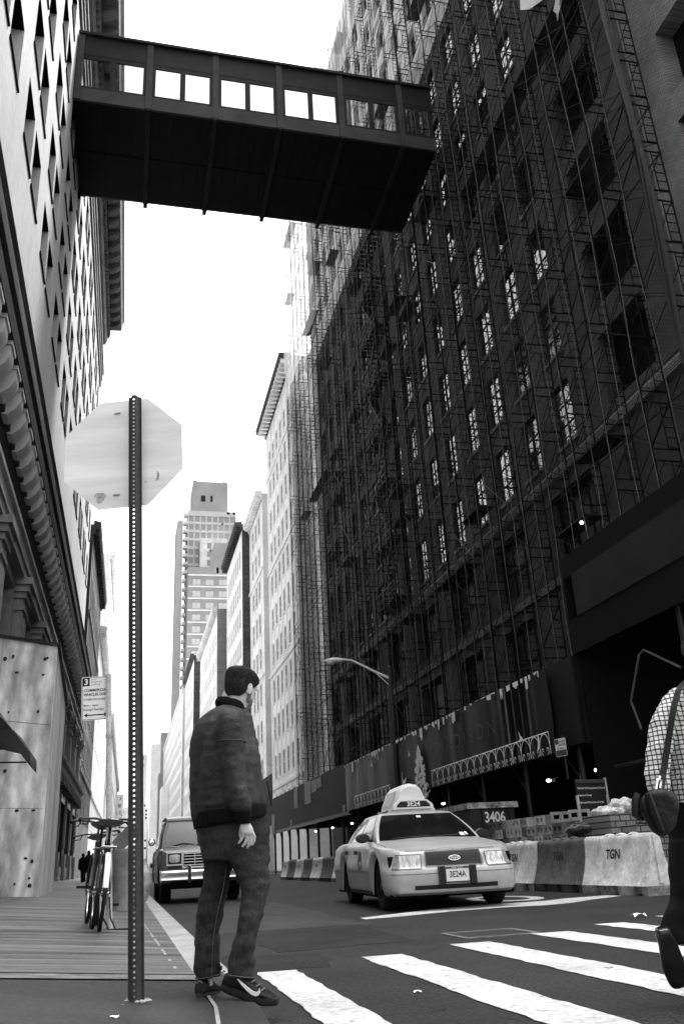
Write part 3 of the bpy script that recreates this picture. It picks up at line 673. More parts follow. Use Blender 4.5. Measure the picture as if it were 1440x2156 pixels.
far_building('grey_sided_block', 'lower white-fronted block with a grey brick party wall and scrolled cornice', 12.2, -1, 130, 163, 38, 18, M_white, M_ltbrick, 2.6, 1.3, 2.4, 5, 3.9, .8, M_whited, depth=.03)
far_building('small_far_block', 'pale block with a rough brick side and thin dark cornice before the brick apartment tower', 11.2, -1, 166, 192, 39, 16, M_white, M_dbrick, 2.6, 1.2, 2.2, 5, 3.7, .7, M_corn, brackets=False, depth=.03)
far_building('last_terrace', 'long pale terrace of flats running down to the end of the street on the right', 10.8, -1, 194, 300, 38, 16, M_white, M_whited, 4.6, 2.0, 2.2, 5, 3.4, .3, M_whited, brackets=False, depth=.03)
# window air conditioners on the white block
random.seed(21)
for i, (y, z) in enumerate(((99.6, 26.9), (102.4, 22.7), (105.2, 31.1), (99.6, 35.3), (105.2, 18.5), (102.4, 35.3))):
    pass
# slab towers
def tower(name, label, x0, x1, y0, y1, z0, z1, wm, wins, gl, cat='building', recess=.25, bars=(0, 0)):
    """front face (towards us) with openings: wins = (x pitch, w, z pitch, h, zstart)"""
    e = empty(name, ((x0+x1)/2, (y0+y1)/2, z0), label=label, cat=cat)
    px, w, pz, h, zst = wins; n = int((x1-x0-.4)/px); off = x0+((x1-x0)-n*px)/2
    cx = [(off+px*i+(px-w)/2, off+px*i+(px+w)/2) for i in range(n)]; rz = []; z = zst
    while z+h < z1-.8: rz.append((z, z+h)); z += pz
    mb = MB(); mf = MB(); facade(mf, 1, 0, x0, x1, z0, z1, cx, rz, recess)
    mb.v = [(v[1], y0-v[0], v[2]) for v in mf.v]; mb.f = mf.f; mb.m = mf.m; mb.s = mf.s
    for p in ([(x0, y0, z0), (x0, y1, z0), (x0, y1, z1), (x0, y0, z1)], [(x1, y0, z0), (x1, y1, z0), (x1, y1, z1), (x1, y0, z1)], [(x0, y0, z1), (x1, y0, z1), (x1, y1, z1), (x0, y1, z1)]): mb.face(p)
    mb.build('wall', wm, e)
    src = win_mesh(w, h, bars=bars, fr=.12)
    pl = [((a+b)/2, y0+recess-.06, c) for a, b in cx for c, d in rz]; o = src.build('window', [wm, gl], e, local=True); inv = Matrix.Translation(e.location).inverted()
    for i, p in enumerate(pl[:100]):
        c = o if i == 0 else o.copy()
        if i: COL.objects.link(c); c.parent = e
        c.matrix_parent_inverse = inv; c.location = p
    if len(pl) > 100:
        m2 = MB()
        for p in pl[100:]:
            i0 = len(m2.v); m2.v += [(p[0]+v[0], p[1]+v[1], p[2]+v[2]) for v in src.v]; m2.f += [tuple(i0+k for k in f) for f in src.f]; m2.m += src.m; m2.s += src.s
        tag(m2.build('window', [wm, gl], e), kind='stuff')
    return e
M_hazy = mat('hazy_concrete', .5, .8, noise=(.05, .1), fine=(.6, .08)); M_hazyg = mat('hazy_glass', .3, .25, noise=(.06, .3)); M_hazyb = mat('hazy_brick', .32, .8, noise=(.1, .15), fine=(3, .15))  # distance haze put into these pale base colours
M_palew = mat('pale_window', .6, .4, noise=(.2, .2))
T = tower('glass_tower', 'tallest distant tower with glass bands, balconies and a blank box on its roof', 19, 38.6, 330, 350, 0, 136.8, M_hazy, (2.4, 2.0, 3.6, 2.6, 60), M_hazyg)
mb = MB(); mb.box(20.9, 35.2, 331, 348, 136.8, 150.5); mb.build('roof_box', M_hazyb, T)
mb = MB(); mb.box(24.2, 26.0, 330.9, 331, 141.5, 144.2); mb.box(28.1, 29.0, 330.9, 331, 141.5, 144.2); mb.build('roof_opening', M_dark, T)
mb = MB()
for x in (21.3, 22.2, 34): mb.bar((x, 335, 150.5), (x, 335, 153), .12, 4); mb.bar((x-.6, 335, 152.3), (x+.8, 335, 152.6), .1, 4)
mb.build('antenna', M_dark, T)
each('balcony', [bx1(17.25, 18.95, 328.6, 331.9, 22+3.5*k, 23.1+3.5*k) for k in range(33)], M_whited, T)
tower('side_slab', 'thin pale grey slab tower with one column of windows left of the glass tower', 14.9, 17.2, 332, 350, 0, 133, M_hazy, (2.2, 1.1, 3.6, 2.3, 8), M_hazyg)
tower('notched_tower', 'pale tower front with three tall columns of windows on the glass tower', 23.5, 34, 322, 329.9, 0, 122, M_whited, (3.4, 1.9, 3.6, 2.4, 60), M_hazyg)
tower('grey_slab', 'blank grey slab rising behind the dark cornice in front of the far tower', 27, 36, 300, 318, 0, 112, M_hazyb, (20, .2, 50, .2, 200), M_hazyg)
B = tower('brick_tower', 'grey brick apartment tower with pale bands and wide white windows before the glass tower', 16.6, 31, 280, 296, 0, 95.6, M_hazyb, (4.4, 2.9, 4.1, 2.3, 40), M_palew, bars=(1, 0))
mb = MB(); z = 39.2
while z < 95: mb.box(16.5, 31.1, 279.86, 279.995, z, z+.45); z += 4.1
mb.build('band', M_white, B)
# end of the street; haze put into the pale wall colours
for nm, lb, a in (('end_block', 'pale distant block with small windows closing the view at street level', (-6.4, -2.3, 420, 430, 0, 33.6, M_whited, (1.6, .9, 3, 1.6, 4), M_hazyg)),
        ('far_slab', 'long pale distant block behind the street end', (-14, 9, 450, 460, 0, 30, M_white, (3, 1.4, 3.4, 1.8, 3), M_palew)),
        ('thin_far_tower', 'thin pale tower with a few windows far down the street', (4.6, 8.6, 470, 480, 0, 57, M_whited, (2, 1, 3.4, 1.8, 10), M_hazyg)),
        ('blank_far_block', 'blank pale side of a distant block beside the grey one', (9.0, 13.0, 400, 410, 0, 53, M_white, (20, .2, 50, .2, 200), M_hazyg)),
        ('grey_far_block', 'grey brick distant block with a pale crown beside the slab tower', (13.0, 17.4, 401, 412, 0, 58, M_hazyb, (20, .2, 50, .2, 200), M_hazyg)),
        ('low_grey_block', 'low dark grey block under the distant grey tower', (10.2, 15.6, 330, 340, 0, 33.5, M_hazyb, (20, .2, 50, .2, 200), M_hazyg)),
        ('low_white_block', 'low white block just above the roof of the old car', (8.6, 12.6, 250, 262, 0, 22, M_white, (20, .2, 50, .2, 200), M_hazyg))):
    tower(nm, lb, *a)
# ---------------------------------------------------------------- far street, left side
far_building('dark_left_block', 'dark stone block with an ornate bracketed cornice behind the parking sign', -3.7, 1, 69, 92, 27.6, 18, M_limed, M_corn, 2.6, 1.3, 2.5, 5, 4, .6, M_corn)
far_building('pale_left_block', 'pale ornate block with carved cornice farther down the left pavement', -3.7, 1, 93, 120, 25, 18, M_white, M_limed, 2.8, 1.4, 2.4, 5, 4, .8, M_white)
far_building('white_left_tower', 'tall white block rising behind the dark ornate one on the left', -3.9, 1, 121, 150, 43.5, 18, M_white, M_white, 5.0, 2.6, 3.0, 5, 5.2, .7, M_white)
far_building('long_left_terrace', 'long low pale row of buildings far down the left pavement', -3.6, 1, 152, 300, 26, 18, M_whited, M_whited, 4.0, 1.8, 2.4, 4, 3.8, .7, M_whited)
# ---------------------------------------------------------------- street furniture and works
M_alu = mat('sign_back_aluminium', .78, .6, noise=(2.2, .12), fine=(3, .12), stretch=(.25, 1, 3))
M_galv = mat('galvanised_post', .038, .5, noise=(2, .25), fine=(40, .3), metal=0.0)
M_galvl = mat('pale_galvanised', .40, .45, noise=(6, .35), fine=(50, .25))
M_signw = mat('sign_white', .72, .5, noise=(3, .08)); M_ink = mat('sign_ink', .02, .5); M_inkg = mat('sign_grey_ink', .3, .5)
# STOP sign seen from behind, on a perforated channel post
SP = empty('stop_sign', (.07, 4.66, .18), label='octagonal road sign seen from the back on a tall perforated steel post', cat='road sign')
b0, t0 = V((.07, 4.66, .13)), V((-.06, 4.66, 3.345)); up = (t0-b0).normalized()
ca, sa = math.cos(R(-14)), math.sin(R(-14)); ex = V((ca, sa, 0)); ex = (ex-up*ex.dot(up)).normalized(); ey = up.cross(ex)
def P(x, y, s): return b0+up*s+ex*x+ey*y
H_ = (t0-b0).length; mb = MB(); pitch = .0254; nh = int(H_/pitch); hw = .011; rr_ = .0062
for (xa, ya, xb, yb) in ((-.0365, .0, -.022, .0), (-.022, .0, -hw, -.026), (hw, -.026, .026, .006), (.026, .006, .0385, .006)):
    d = V((yb-ya, xa-xb, 0)).normalized()*.0035
    ring = [(xa, ya), (xb, yb), (xb-d.x, yb-d.y), (xa-d.x, ya-d.y)]
    mb.loft([[P(x, y, 0) for x, y in ring], [P(x, y, H_) for x, y in ring]], sm=False)
for k in range(nh):
    s0, s1 = k*pitch, (k+1)*pitch if k < nh-1 else H_; sc = s0+pitch/2; yw = -.026
    hole = [(rr_*math.cos(R(45*i+22.5)), sc+rr_*math.sin(R(45*i+22.5))) for i in range(8)]
    out = [(hw, sc), (hw, s1), (0, s1), (-hw, s1), (-hw, sc), (-hw, s0), (0, s0), (hw, s0)]
    out = [(hw, sc+.005), (hw*.6, s1), (-hw*.6, s1), (-hw, sc+.005), (-hw, sc-.005), (-hw*.6, s0), (hw*.6, s0), (hw, sc-.005)]
    for i in range(8):
        j = (i+1) % 8
        mb.face([P(hole[i][0], yw, hole[i][1]), P(hole[j][0], yw, hole[j][1]), P(out[j][0], yw, out[j][1]), P(out[i][0], yw, out[i][1])])
    for c in (((hw, s1), (hw*.6, s1), (hw, sc+.005)), ((-hw, s1), (-hw*.6, s1), (-hw, sc+.005)), ((-hw, s0), (-hw*.6, s0), (-hw, sc-.005)), ((hw, s0), (hw*.6, s0), (hw, sc-.005))):
        mb.face([P(x, yw, s) for x, s in c])
mb.build('channel_post', M_galv, SP)
cy, sy = math.cos(-.28859), math.sin(-.28859); pu = V((cy, sy, 0)); pvv = V((0, 0, 1))
cr, sr = math.cos(.03828), math.sin(.03828); pu2 = pu*cr+pvv*sr; pv2 = pvv*cr-pu*sr; pc = V((-.112, 4.735, 3.0067)); pn = pu2.cross(pv2)
k = .3517*math.tan(math.pi/8); a = .3517; octo = [(-k, a), (k, a), (a, k), (a, -k), (k, -a), (-k, -a), (-a, -k), (-a, k)]
mb = MB(); mb.prism(octo, pc, pu2, pv2, -pn*.004); pl = mb.build('plate', M_alu, SP)
mb = MB(); mb.prism([(x*.985, y*.985) for x, y in octo], pc-pn*.0045, pu2, pv2, -pn*.001); mb.build('red_face', mat('sign_red', .12, .4), pl)
mb = MB()
for (x, y) in ((.045, .27), (.045, -.27)):
    o = pc+pu2*(x-.0)+pv2*y
    for dx, dy, w, h in ((-.09, 0, .012, .004), (-.075, 0, .012, .004)): mb.obox(o+pu2*dx+pn*.003, (pu2, pv2, pn), (w, h, .003))
mb.build('bolt_bracket', M_galvl, pl)
mb = MB(); random.seed(4)
st = mat('torn_sticker', .38, .7, noise=(20, .5), fine=(60, .4))
blob = lambda cx, cz, r, n, ph: [(cx+r*(1+.16*math.sin(3*t+ph)+.1*math.sin(7*t))*math.cos(t), cz+r*(1+.16*math.sin(3*t+ph))*math.sin(t)) for t in [6.283*i/n for i in range(n)]]
mb.prism(blob(-.135, -.275, .033, 20, .4), pc+pn*.0004, pu2, pv2, pn*.0005); mb.build('sticker', st, pl); mb = MB()
mb.prism([(.2, -.14), (.215, -.16), (.21, -.2), (.19, -.205), (.2, -.18)], pc+pn*.0004, pu2, pv2, pn*.0005); mb.prism([(.13, -.2), (.14, -.21), (.128, -.214)], pc+pn*.0004, pu2, pv2, pn*.0005)
mb.build('sticker', st, pl)
mb = MB()
for k in range(16):
    a = random.uniform(0, 6.28); r = random.uniform(.03, .075); c = V((.07+r*math.cos(a), 4.66+r*math.sin(a), corner_z(.07)+.004))
    mb.ell(c, (random.uniform(.006, .016), random.uniform(.005, .012), .007), 4)
tag(mb.build('mortar_crumbs', M_kerb), 'white crumbs of broken mortar round the foot of the perforated post', 'rubble', kind='stuff')
# parking sign on a galvanised pole
PS = empty('parking_sign', (-.12, 9.6, .2), label='white commercial parking regulation sign on a thin galvanised pole by the bicycle', cat='road sign')
mb = MB(); mb.path([(-.125, 9.6, .1), (-.2, 9.6, 1.5), (-.265, 9.6, 2.70)], .029, 10); mb.lathe((-.2, 9.6, 1.48), [(.036, -.03), (.036, .03)], 10); mb.lathe((-.228, 9.6, 2.05), [(.034, -.02), (.034, .02)], 10); mb.build('pole', M_galvl, PS)
o = V((-.385, 9.64, 2.455)); su = V((.985, -.17, .03)).normalized(); sv = V((-.05, 0, 1)).normalized(); sn = su.cross(sv)
rect = lambda w, h, r: [(sx*(w-r)+r*math.cos(R(a)), sz*(h-r)+r*math.sin(R(a))) for sx, sz, aa in ((1, 1, (0, 45, 90)), (-1, 1, (90, 135, 180)), (-1, -1, (180, 225, 270)), (1, -1, (270, 315, 360))) for a in aa]
mb = MB(); mb.prism(rect(.15, .232, .018), o, su, sv, -sn*.003); ps = mb.build('plate', M_signw, PS)
mb = MB()
ro, ri = rect(.144, .226, .015), rect(.139, .221, .012)
mb.loft([[o+su*x+sv*y+sn*.001 for x, y in ro], [o+su*x+sv*y+sn*.001 for x, y in ri]], cap=False)
mb.prism([(-.139, .132), (-.065, .132), (-.065, .221), (-.139, .221)], o+sn*.0006, su, sv, sn*.0006)
ya = -.178; mb.prism([(-.125, ya), (-.09, ya+.022), (-.09, ya+.006), (.09, ya+.006), (.09, ya+.022), (.125, ya), (.09, ya-.022), (.09, ya-.006), (-.09, ya-.006), (-.09, ya-.022)], o+sn*.0006, su, sv, sn*.0006)
mb.build('printing', M_ink, ps)
def sign_text(t, x, y, sz, m, al='LEFT', ws=1.0, bold=0): return lettering(t, sz, frame_m(o+su*x+sv*y+sn*.0016, su, sv), m, ps, ws, .0006, 'lettering', al, bold)
sign_text('3', -.102, .176, .088, M_signw, 'CENTER', 1, .002)
for i, t in enumerate(('hour', 'metered', 'parking')): sign_text(t, -.052, .205-.028*i, .033, M_inkg)
sign_text('COMMERCIAL', -.13, .085, .042, M_ink, ws=.98, bold=.0006); sign_text('VEHICLES ONLY', -.13, .040, .040, M_ink, ws=.92, bold=.0006)
sign_text('OTHERS NO STANDING', -.13, -.012, .029, M_ink, ws=.9); sign_text('8am - 6pm', -.13, -.075, .036, M_ink); sign_text('Except Sunday', -.13, -.118, .037, M_ink)
mb = MB(); mb.box(-.30, .07, 9.5, 9.7, .19, .205); mb.build('base_plate', M_iron, PS)
# bicycle leaning on that pole, seen from behind
M_tyre = mat('tyre_rubber', .012, .7); M_chrome = mat('worn_chrome', .6, .22, metal=1.0, noise=(8, .3)); M_enamel = mat('black_enamel', .015, .25); M_rack = mat('rack_alloy', .25, .35, metal=.6); M_fend = mat('white_fender', .75, .35)
def bicycle(name, loc, rz, lean, label, grp, fm=None):
    e = empty(name, loc, rz, 0, lean, label, 'bicycle', grp)      # local: rear wheel hub at (0,0,.34), front towards +y
    def wheel(y, yaw=0):
        mb = MB(); c = V((0, y, .335)); n = 28
        mb.path([c+V((math.sin(yaw)*.318*math.cos(6.2832*i/n), math.cos(yaw)*.318*math.cos(6.2832*i/n), .318*math.sin(6.2832*i/n))) for i in range(n)], .019, 7, closed=True); w = mb.build('tyre', M_tyre, e, local=True)
        mb = MB(); mb.path([c+V((math.sin(yaw)*.296*math.cos(6.2832*i/n), math.cos(yaw)*.296*math.cos(6.2832*i/n), .296*math.sin(6.2832*i/n))) for i in range(n)], .0085, 5, closed=True); mb.bar(c-V((.05, 0, 0)), c+V((.05, 0, 0)), .018, 8); mb.build('rim', M_chrome, w, local=True)
        mb = MB()
        for i in range(18): a = 6.2832*i/18; mb.bar(c+V(((-1)**i*.03, 0, 0)), c+V((0, .295*math.cos(a), .295*math.sin(a))), .0016, 3)
        mb.build('spokes', M_chrome, w, local=True)
    wheel(0); wheel(1.05)
    mb = MB(); bb = V((0, .44, .3)); st_ = V((0, .26, .82)); hd = V((0, .88, .84)); hb = V((0, .91, .72))
    for p, q, r in ((bb, st_, .016), (st_, hd, .014), (bb, hb, .018), (hd, hb, .018)): mb.bar(p, q, r, 8)
    for s in (-1, 1):
        mb.bar((.055*s, 0, .335), (.02*s, .44, .3), .01, 6); mb.bar((.055*s, 0, .335), (.015*s, .27, .78), .008, 6); mb.path([(.03*s, .9, .72), (.05*s, .95, .55), (.05*s, 1.05, .335)], .01, 6)
    mb.build('frame', M_enamel, e, local=True)
    mb = MB()
    n = 9; rgs = []
    for i in range(n+1):
        a = R(8+72*i/n); rgs.append([V((x, -(.365+z)*math.cos(a), .335+(.365+z)*math.sin(a))) for x, z in ((-.026, -.012), (-.015, 0), (.015, 0), (.026, -.012))])
    mb.loft(rgs, cap=False, closed=False); mb.build('rear_fender', fm or M_fend, e, local=True)
    mb = MB(); mb.lathe((0, -.40, .36), [(.0, -.02), (.026, -.015), (.026, .01), (.0, .012)], 12, axis=(0, -1, 0)); mb.build('rear_reflector', M_enamel, e, local=True)
    mb = MB()
    for s in (-1, 1): mb.path([(.06*s, .3, .74), (.06*s, -.22, .74)], .008, 6); mb.bar((.06*s, -.1, .74), (.06*s, 0, .335), .005, 5)
    for y in (-.22, -.12, 0, .12): mb.bar((-.07, y, .742), (.07, y, .742), .007, 6)
    mb.build('rear_rack', M_rack, e, local=True)
    mb = MB(); mb.bar((0, .26, .82), (0, .22, .95), .013, 8)
    rg = []
    for i in range(9):
        t = i/8; y = .08+.28*t; w = .115*(1-t)**.6+.018; h = .028+.02*math.sin(3.1*t)
        rg.append([V((w*math.cos(6.2832*k/12), y, .975+h*math.sin(6.2832*k/12))) for k in range(12)])
    mb.loft(rg); mb.build('saddle', M_enamel, e, local=True)
    mb = MB(); mb.bar((0, .88, .84), (0, .87, 1.02), .013, 8); mb.path([(-.30, .66, 1.02), (-.29, .78, 1.04), (-.15, .87, 1.05), (0, .88, 1.03), (.15, .87, 1.05), (.29, .78, 1.04), (.30, .66, 1.02)], .012, 8); hbq = mb.build('handlebar', M_iron, e, local=True)
    for s in (-1, 1): mb = MB(); mb.bar((.295*s, .74, 1.035), (.305*s, .62, 1.012), .019, 8); mb.path([(.2*s, .84, 1.04), (.22*s, .86, .99), (.29*s, .78, .985)], .007, 5); mb.build('grip', M_tyre, hbq, local=True)
    mb = MB()
    mb.lathe((.05, .44, .3), [(.085, -.003), (.085, .003)], 20, axis=(1, 0, 0)); mb.bar((.07, .44, .3), (.085, .56, .22), .01, 6); mb.bar((-.07, .44, .3), (-.085, .32, .38), .01, 6); cr_ = mb.build('crank', M_chrome, e, local=True)
    mb = MB(); mb.obox((.135, .56, .22), ((1, 0, 0), (0, 1, 0), (0, 0, 1)), (.045, .035, .012)); mb.obox((-.135, .32, .38), ((1, 0, 0), (0, 1, 0), (0, 0, 1)), (.045, .035, .012)); mb.build('pedal', M_tyre, cr_, local=True)
    mb = MB(); mb.path([(.06, .1, .3), (.09, .02, .12), (.15, -.05, .02)], .008, 6); mb.build('kickstand', M_iron, e, local=True)
    return e
bicycle('bicycle', (-.22, 9.25, .2), R(3), R(4), 'black bicycle with a white rear fender leaning on the parking sign pole', 'parked bicycles')
bicycle('bicycle', (-.30, 9.6, .2), R(5), R(4), 'second black bicycle standing close on the left of the white fendered one', 'parked bicycles', M_enamel)
bicycle('bicycle', (-.30, 12.6, .2), R(2), R(-5), 'third bicycle farther along the kerb, hidden behind the two nearer ones', 'parked bicycles', M_enamel)
# bin with a box on top, bag
e = empty('litter_bin', (-.02, 14.4, .18), label='grey cone and bin with a flat cardboard box on top behind the bicycles', cat='bin')
mb = MB(); mb.lathe((-.02, 14.4, .18), [(.16, 0), (.19, .8), (.2, .82), (.2, .86)], 14); mb.build('drum', mat('bin_grey', .25, .6, noise=(4, .4)), e)
mb = MB(); mb.obox((-.02, 14.4, 1.2), (V((.7, 0, .7)), V((0, 1, 0)), V((-.7, 0, .7))), (.19, .12, .1)); mb.build('carton', mat('carton', .11, .7, noise=(4, .3)), e)
mb = MB(); mb.ell((.2, 14.9, .55), (.2, .24, .36), 8); tag(mb.build('rubbish_bag', mat('bin_bag', .3, .3, noise=(6, .7), bump=(8, 1))), 'pale rubbish bag slumped beside the bin', 'bag')
M_lamp = mat('lamp_enamel', .75, .35)
# street lamp over the shed
LP = empty('street_lamp', (10.02, 32.6, .14), label='tall steel street lamp with a long bent arm over the black shed', cat='street lamp')
mb = MB(); mb.bar((9.85, 32.6, 0), (9.85, 32.6, 7.65), .10, 12, r2=.075); mb.ell((9.85, 32.6, 7.72), (.09, .09, .09), 6); mb.build('mast', M_galv, LP)
mb = MB(); mb.path([(9.85, 32.6, 7.3), (9.3, 32.6, 7.55), (8.7, 32.6, 7.85), (8.35, 32.6, 8.02), (7.9, 32.6, 8.07)], [.055, .05, .045, .04, .04], 8); mb.bar((9.85, 32.6, 7.0), (9.3, 32.6, 7.52), .02, 5); mb.build('arm', M_lamp, LP)
mb = MB(); rg = []
for i in range(9):
    t = i/8; r = .06+.10*math.sin(math.pi*min(1, t*1.15+.05))**.7 if t < 1 else .05
    rg.append([V((7.95-.72*t, 32.6+r*1.1*math.cos(6.283*k/12), 8.02-.01*t+r*.72*math.sin(6.283*k/12))) for k in range(12)])
mb.loft(rg); hd_ = mb.build('lamp_head', M_lamp, LP)
mb = MB(); mb.ell((7.47, 32.6, 7.95), (.19, .13, .14), 8); mb.build('lamp_globe', mat('lamp_globe', .5, .1), hd_)
# jersey barriers
M_bw = mat('barrier_white', .62, .6, noise=(2.5, .3), fine=(14, .25), bump=(20, .2)); M_bo = mat('barrier_orange_grey', .10, .6, noise=(2.5, .35), fine=(14, .3)); M_bstain = mat('barrier_foot', .22, .7, noise=(4, .6), fine=(18, .4))
M_bod = mat('barrier_foot_dark', .05, .7, noise=(4, .5))
def barrier(white, label):
    e = empty('jersey_barrier', (0, 0, 0), label=label, cat='barrier', group='plastic barriers along the works')
    L = 1.96; prof = [(-.30, .0), (-.30, .16), (-.285, .18), (-.20, .42), (-.135, .66), (-.115, .9), (-.11, .97), (-.09, 1.02), (-.05, 1.05)]; full = prof+[(-x, z) for x, z in reversed(prof)]
    body = [(x, z) for x, z in full if z >= .16]
    mb = MB(); mb.loft([[V((x, y, z)) for x, z in body] for y in (0, .03, L-.03, L)]); 
    for k in range(3): mb.ell((0, .55+.36*k, 1.045), (.085, .11, .035), 6)
    mb.box(-.05, .05, -.035, 0, .2, 1.0); bd = mb.build('shell', M_bw if white else M_bo, e, local=True)
    mb = MB(); foot = [(-.30, 0), (-.30, .16), (.30, .16), (.30, 0)]
    for a, b in ((0, .16), (.42, .82), (1.02, 1.36), (1.58, L)): mb.box(-.30, .30, a, b, 0, .16)
    for a, b in ((.16, .42), (.82, 1.02), (1.36, 1.58)): mb.box(-.22, .22, a, b, .03, .16)
    mb.build('foot', M_bstain if white else M_bod, e, local=True)
    lettering('TGN', .24, frame_m((-.168-.012, 1.0, .70), (0, -1, 0), (.22, 0, .97)), M_ink, bd, .85, .002, bold=.006, world=False)
    return e
bw_, bo_ = barrier(True, 'white plastic barrier with black stencilled letters, the end one nearest the crosswalk'), barrier(False, 'dark weathered plastic barrier second from the crosswalk end')
bl = {2: 'white stained barrier partly behind the headlight of the taxi'}
for i in range(17):
    y = 12.35+2.0*i; x = 7.68+.006*i
    if i == 0: o_ = bw_
    elif i == 1: o_ = bo_
    else:
        o_ = copy_tree(bw_ if i % 2 == 0 else bo_)
        o_['label'] = bl.get(i, ('white' if i % 2 == 0 else 'dark weathered')+' plastic barrier in the far row of barriers')
    o_.location = (x, y, 0); o_.rotation_euler.z = R(random.uniform(-1, 1)); o_.scale = (.85, 1, .83)
mb = MB(); mb.box(7.6, 7.95, 12.29, 12.31, .05, .5); 
# concrete blocks
M_blk = mat('concrete_block', .30, .9, noise=(5, .3), fine=(40, .35), bump=(60, .5)); M_blkd = mat('dark_concrete_block', .12, .9, noise=(5, .3), fine=(40, .35), bump=(60, .5)); M_blkl = mat('pale_concrete_block', .45, .9, noise=(5, .25), fine=(40, .3), bump=(60, .5))
def block_mesh():
    mb = MB(); L, W, Hh = .40, .20, .19         # two cores run through y
    f = -W/2; xs_ = [-L/2, -.15, -.035, .035, .15, L/2]; zs_ = [0, .055, Hh-.055, Hh]
    for yy in (-W/2, W/2):
        for i in range(5):
            for j in range(3):
                if j == 1 and i in (1, 3): continue
                mb.face([(xs_[i], yy, zs_[j]), (xs_[i+1], yy, zs_[j]), (xs_[i+1], yy, zs_[j+1]), (xs_[i], yy, zs_[j+1])])
    for i in (1, 3):
        a, b, c, d = xs_[i], xs_[i+1], zs_[1], zs_[2]
        for p in ([(a, c), (b, c)], [(b, c), (b, d)], [(b, d), (a, d)], [(a, d), (a, c)]): mb.face([(p[0][0], -W/2, p[0][1]), (p[1][0], -W/2, p[1][1]), (p[1][0], 0, p[1][1]), (p[0][0], 0, p[0][1])])
        mb.face([(a, 0, c), (b, 0, c), (b, 0, d), (a, 0, d)], 1)
    for p in ([(-L/2, -W/2, 0), (-L/2, W/2, 0), (-L/2, W/2, Hh), (-L/2, -W/2, Hh)], [(L/2, -W/2, 0), (L/2, W/2, 0), (L/2, W/2, Hh), (L/2, -W/2, Hh)], [(-L/2, -W/2, Hh), (L/2, -W/2, Hh), (L/2, W/2, Hh), (-L/2, W/2, Hh)], [(-L/2, -W/2, 0), (L/2, -W/2, 0), (L/2, W/2, 0), (-L/2, W/2, 0)]): mb.face(p)
    return mb
random.seed(12)
bm_ = block_mesh(); protos = []
for m in (M_blk, M_blkd, M_blkl): protos.append(bm_.build('concrete_block', [m, M_black], org=0))
first = [True]*3
def block(x, y, z, rz, k, label):
    p = protos[k]
    if first[k]: o_ = p; first[k] = False
    else: o_ = p.copy(); COL.objects.link(o_)
    o_.location = (x, y, z); o_.rotation_euler = (0, 0, rz); tag(o_, label, 'concrete block', 'concrete blocks stacked behind the barriers')
names = ['grey', 'dark grey', 'pale']
rowname = {0: 'bottom course of pile', 1: 'middle course of pile', 2: 'top course of pile', 3: 'top of the block pile beside the wrapped stack'}
def face_cam(x, y): return math.atan2(-x, y)*0+R(-90)
y = 15.2; 
for lv, (ya_, yb_, z) in enumerate(((15.0, 21.4, .80), (15.3, 21.2, .995), (15.9, 20.3, 1.19))):
    y = ya_; i = 0
    while y < yb_:
        showend = random.random() < .45
        k = random.choice((0, 0, 1, 2)) if y < 18.5 else random.choice((1, 0, 1, 2))
        w = .21 if showend else .41
        rz = (0 if showend else R(-90))+R(random.uniform(-5, 5))
        where = 'near the wrapped stack' if y < 16.7 else ('in mid row' if y < 18.6 else 'at the far left by the taxi')
        if not (lv == 2 and (17.9 < y < 18.4)):
            block(8.55+random.uniform(-.03, .03)+(.1 if showend else 0), y+w/2, z, rz, k, '%s concrete block %s, %s' % (names[k], where, rowname[lv]))
        y += w+random.uniform(.003, .02); i += 1
for i, (x, y, z, rz, k) in enumerate(((8.30, 15.75, 1.19, R(-28), 0), (8.22, 16.35, 1.19, R(-22), 0))):
    block(x, y, z+.19*0, rz, k, ('nearest hollow block turned to show both cores beside the wrapped stack', 'hollow block showing two dark cores left of the nearest one')[i])
mb = MB(); mb.box(8.2, 9.2, 14.9, 21.6, .60, .78)
for yy in (15.1, 17.2, 19.3, 21.3): mb.box(8.25, 9.15, yy, yy+.15, .0, .60)
tag(mb.build('timber_bench', mat('rough_timber', .12, .8, noise=(4, .4))), 'rough low timber staging carrying the concrete block pile', 'staging')
# wrapped pallets of small paving bricks
M_paver = brick('paver_stack', .16, .24, .04, bw_=.2, bh=.1, swap='XZ', mort=.012); M_wrap = mat('crumpled_white_wrap', .6, .35, noise=(7, .5), fine=(18, .4), bump=(9, 1.0)); M_poly = mat('dark_plastic_sheet', .05, .2, noise=(5, .6), bump=(7, 1.0))
def crumple(name, c, r, m, label, cat, seed, flat=.7):
    mb = MB(); mb.ell(c, r, 26); random.seed(seed)
    mb.v = [tuple(V(p)+(V(p)-V(c)).normalized()*(.30*min(r)*2*mnoise.noise(V(p)*6+V((seed, 0, 0)))+.30*min(r)*2*abs(mnoise.noise(V(p)*14))+.12*min(r)*2*mnoise.noise(V(p)*31))) for p in mb.v]
    mb.s = [False]*len(mb.s)
    return tag(mb.build(name, m), label, cat)
mb = MB(); mb.box(8.25, 9.6, 13.75, 14.75, .12, 1.02); mb.box(8.3, 8.42, 13.8, 14.7, 0, .12); mb.box(9.4, 9.5, 13.8, 14.7, 0, .12); tag(mb.build('paver_pallet', M_paver), 'pallet of small grey paving bricks standing behind the end barrier', 'pallet')
mb = MB(); mb.box(8.05, 8.62, 14.2, 15.2, .7, 1.22); tag(mb.build('paver_pallet', M_paver), 'strapped bundle of pale bricks under the crumpled white wrap', 'pallet')
crumple('plastic_wrap', (8.45, 14.95, 1.28), (.24, .42, .10), M_wrap, 'crumpled white plastic wrapping on top of the brick bundle', 'plastic wrap', 2)
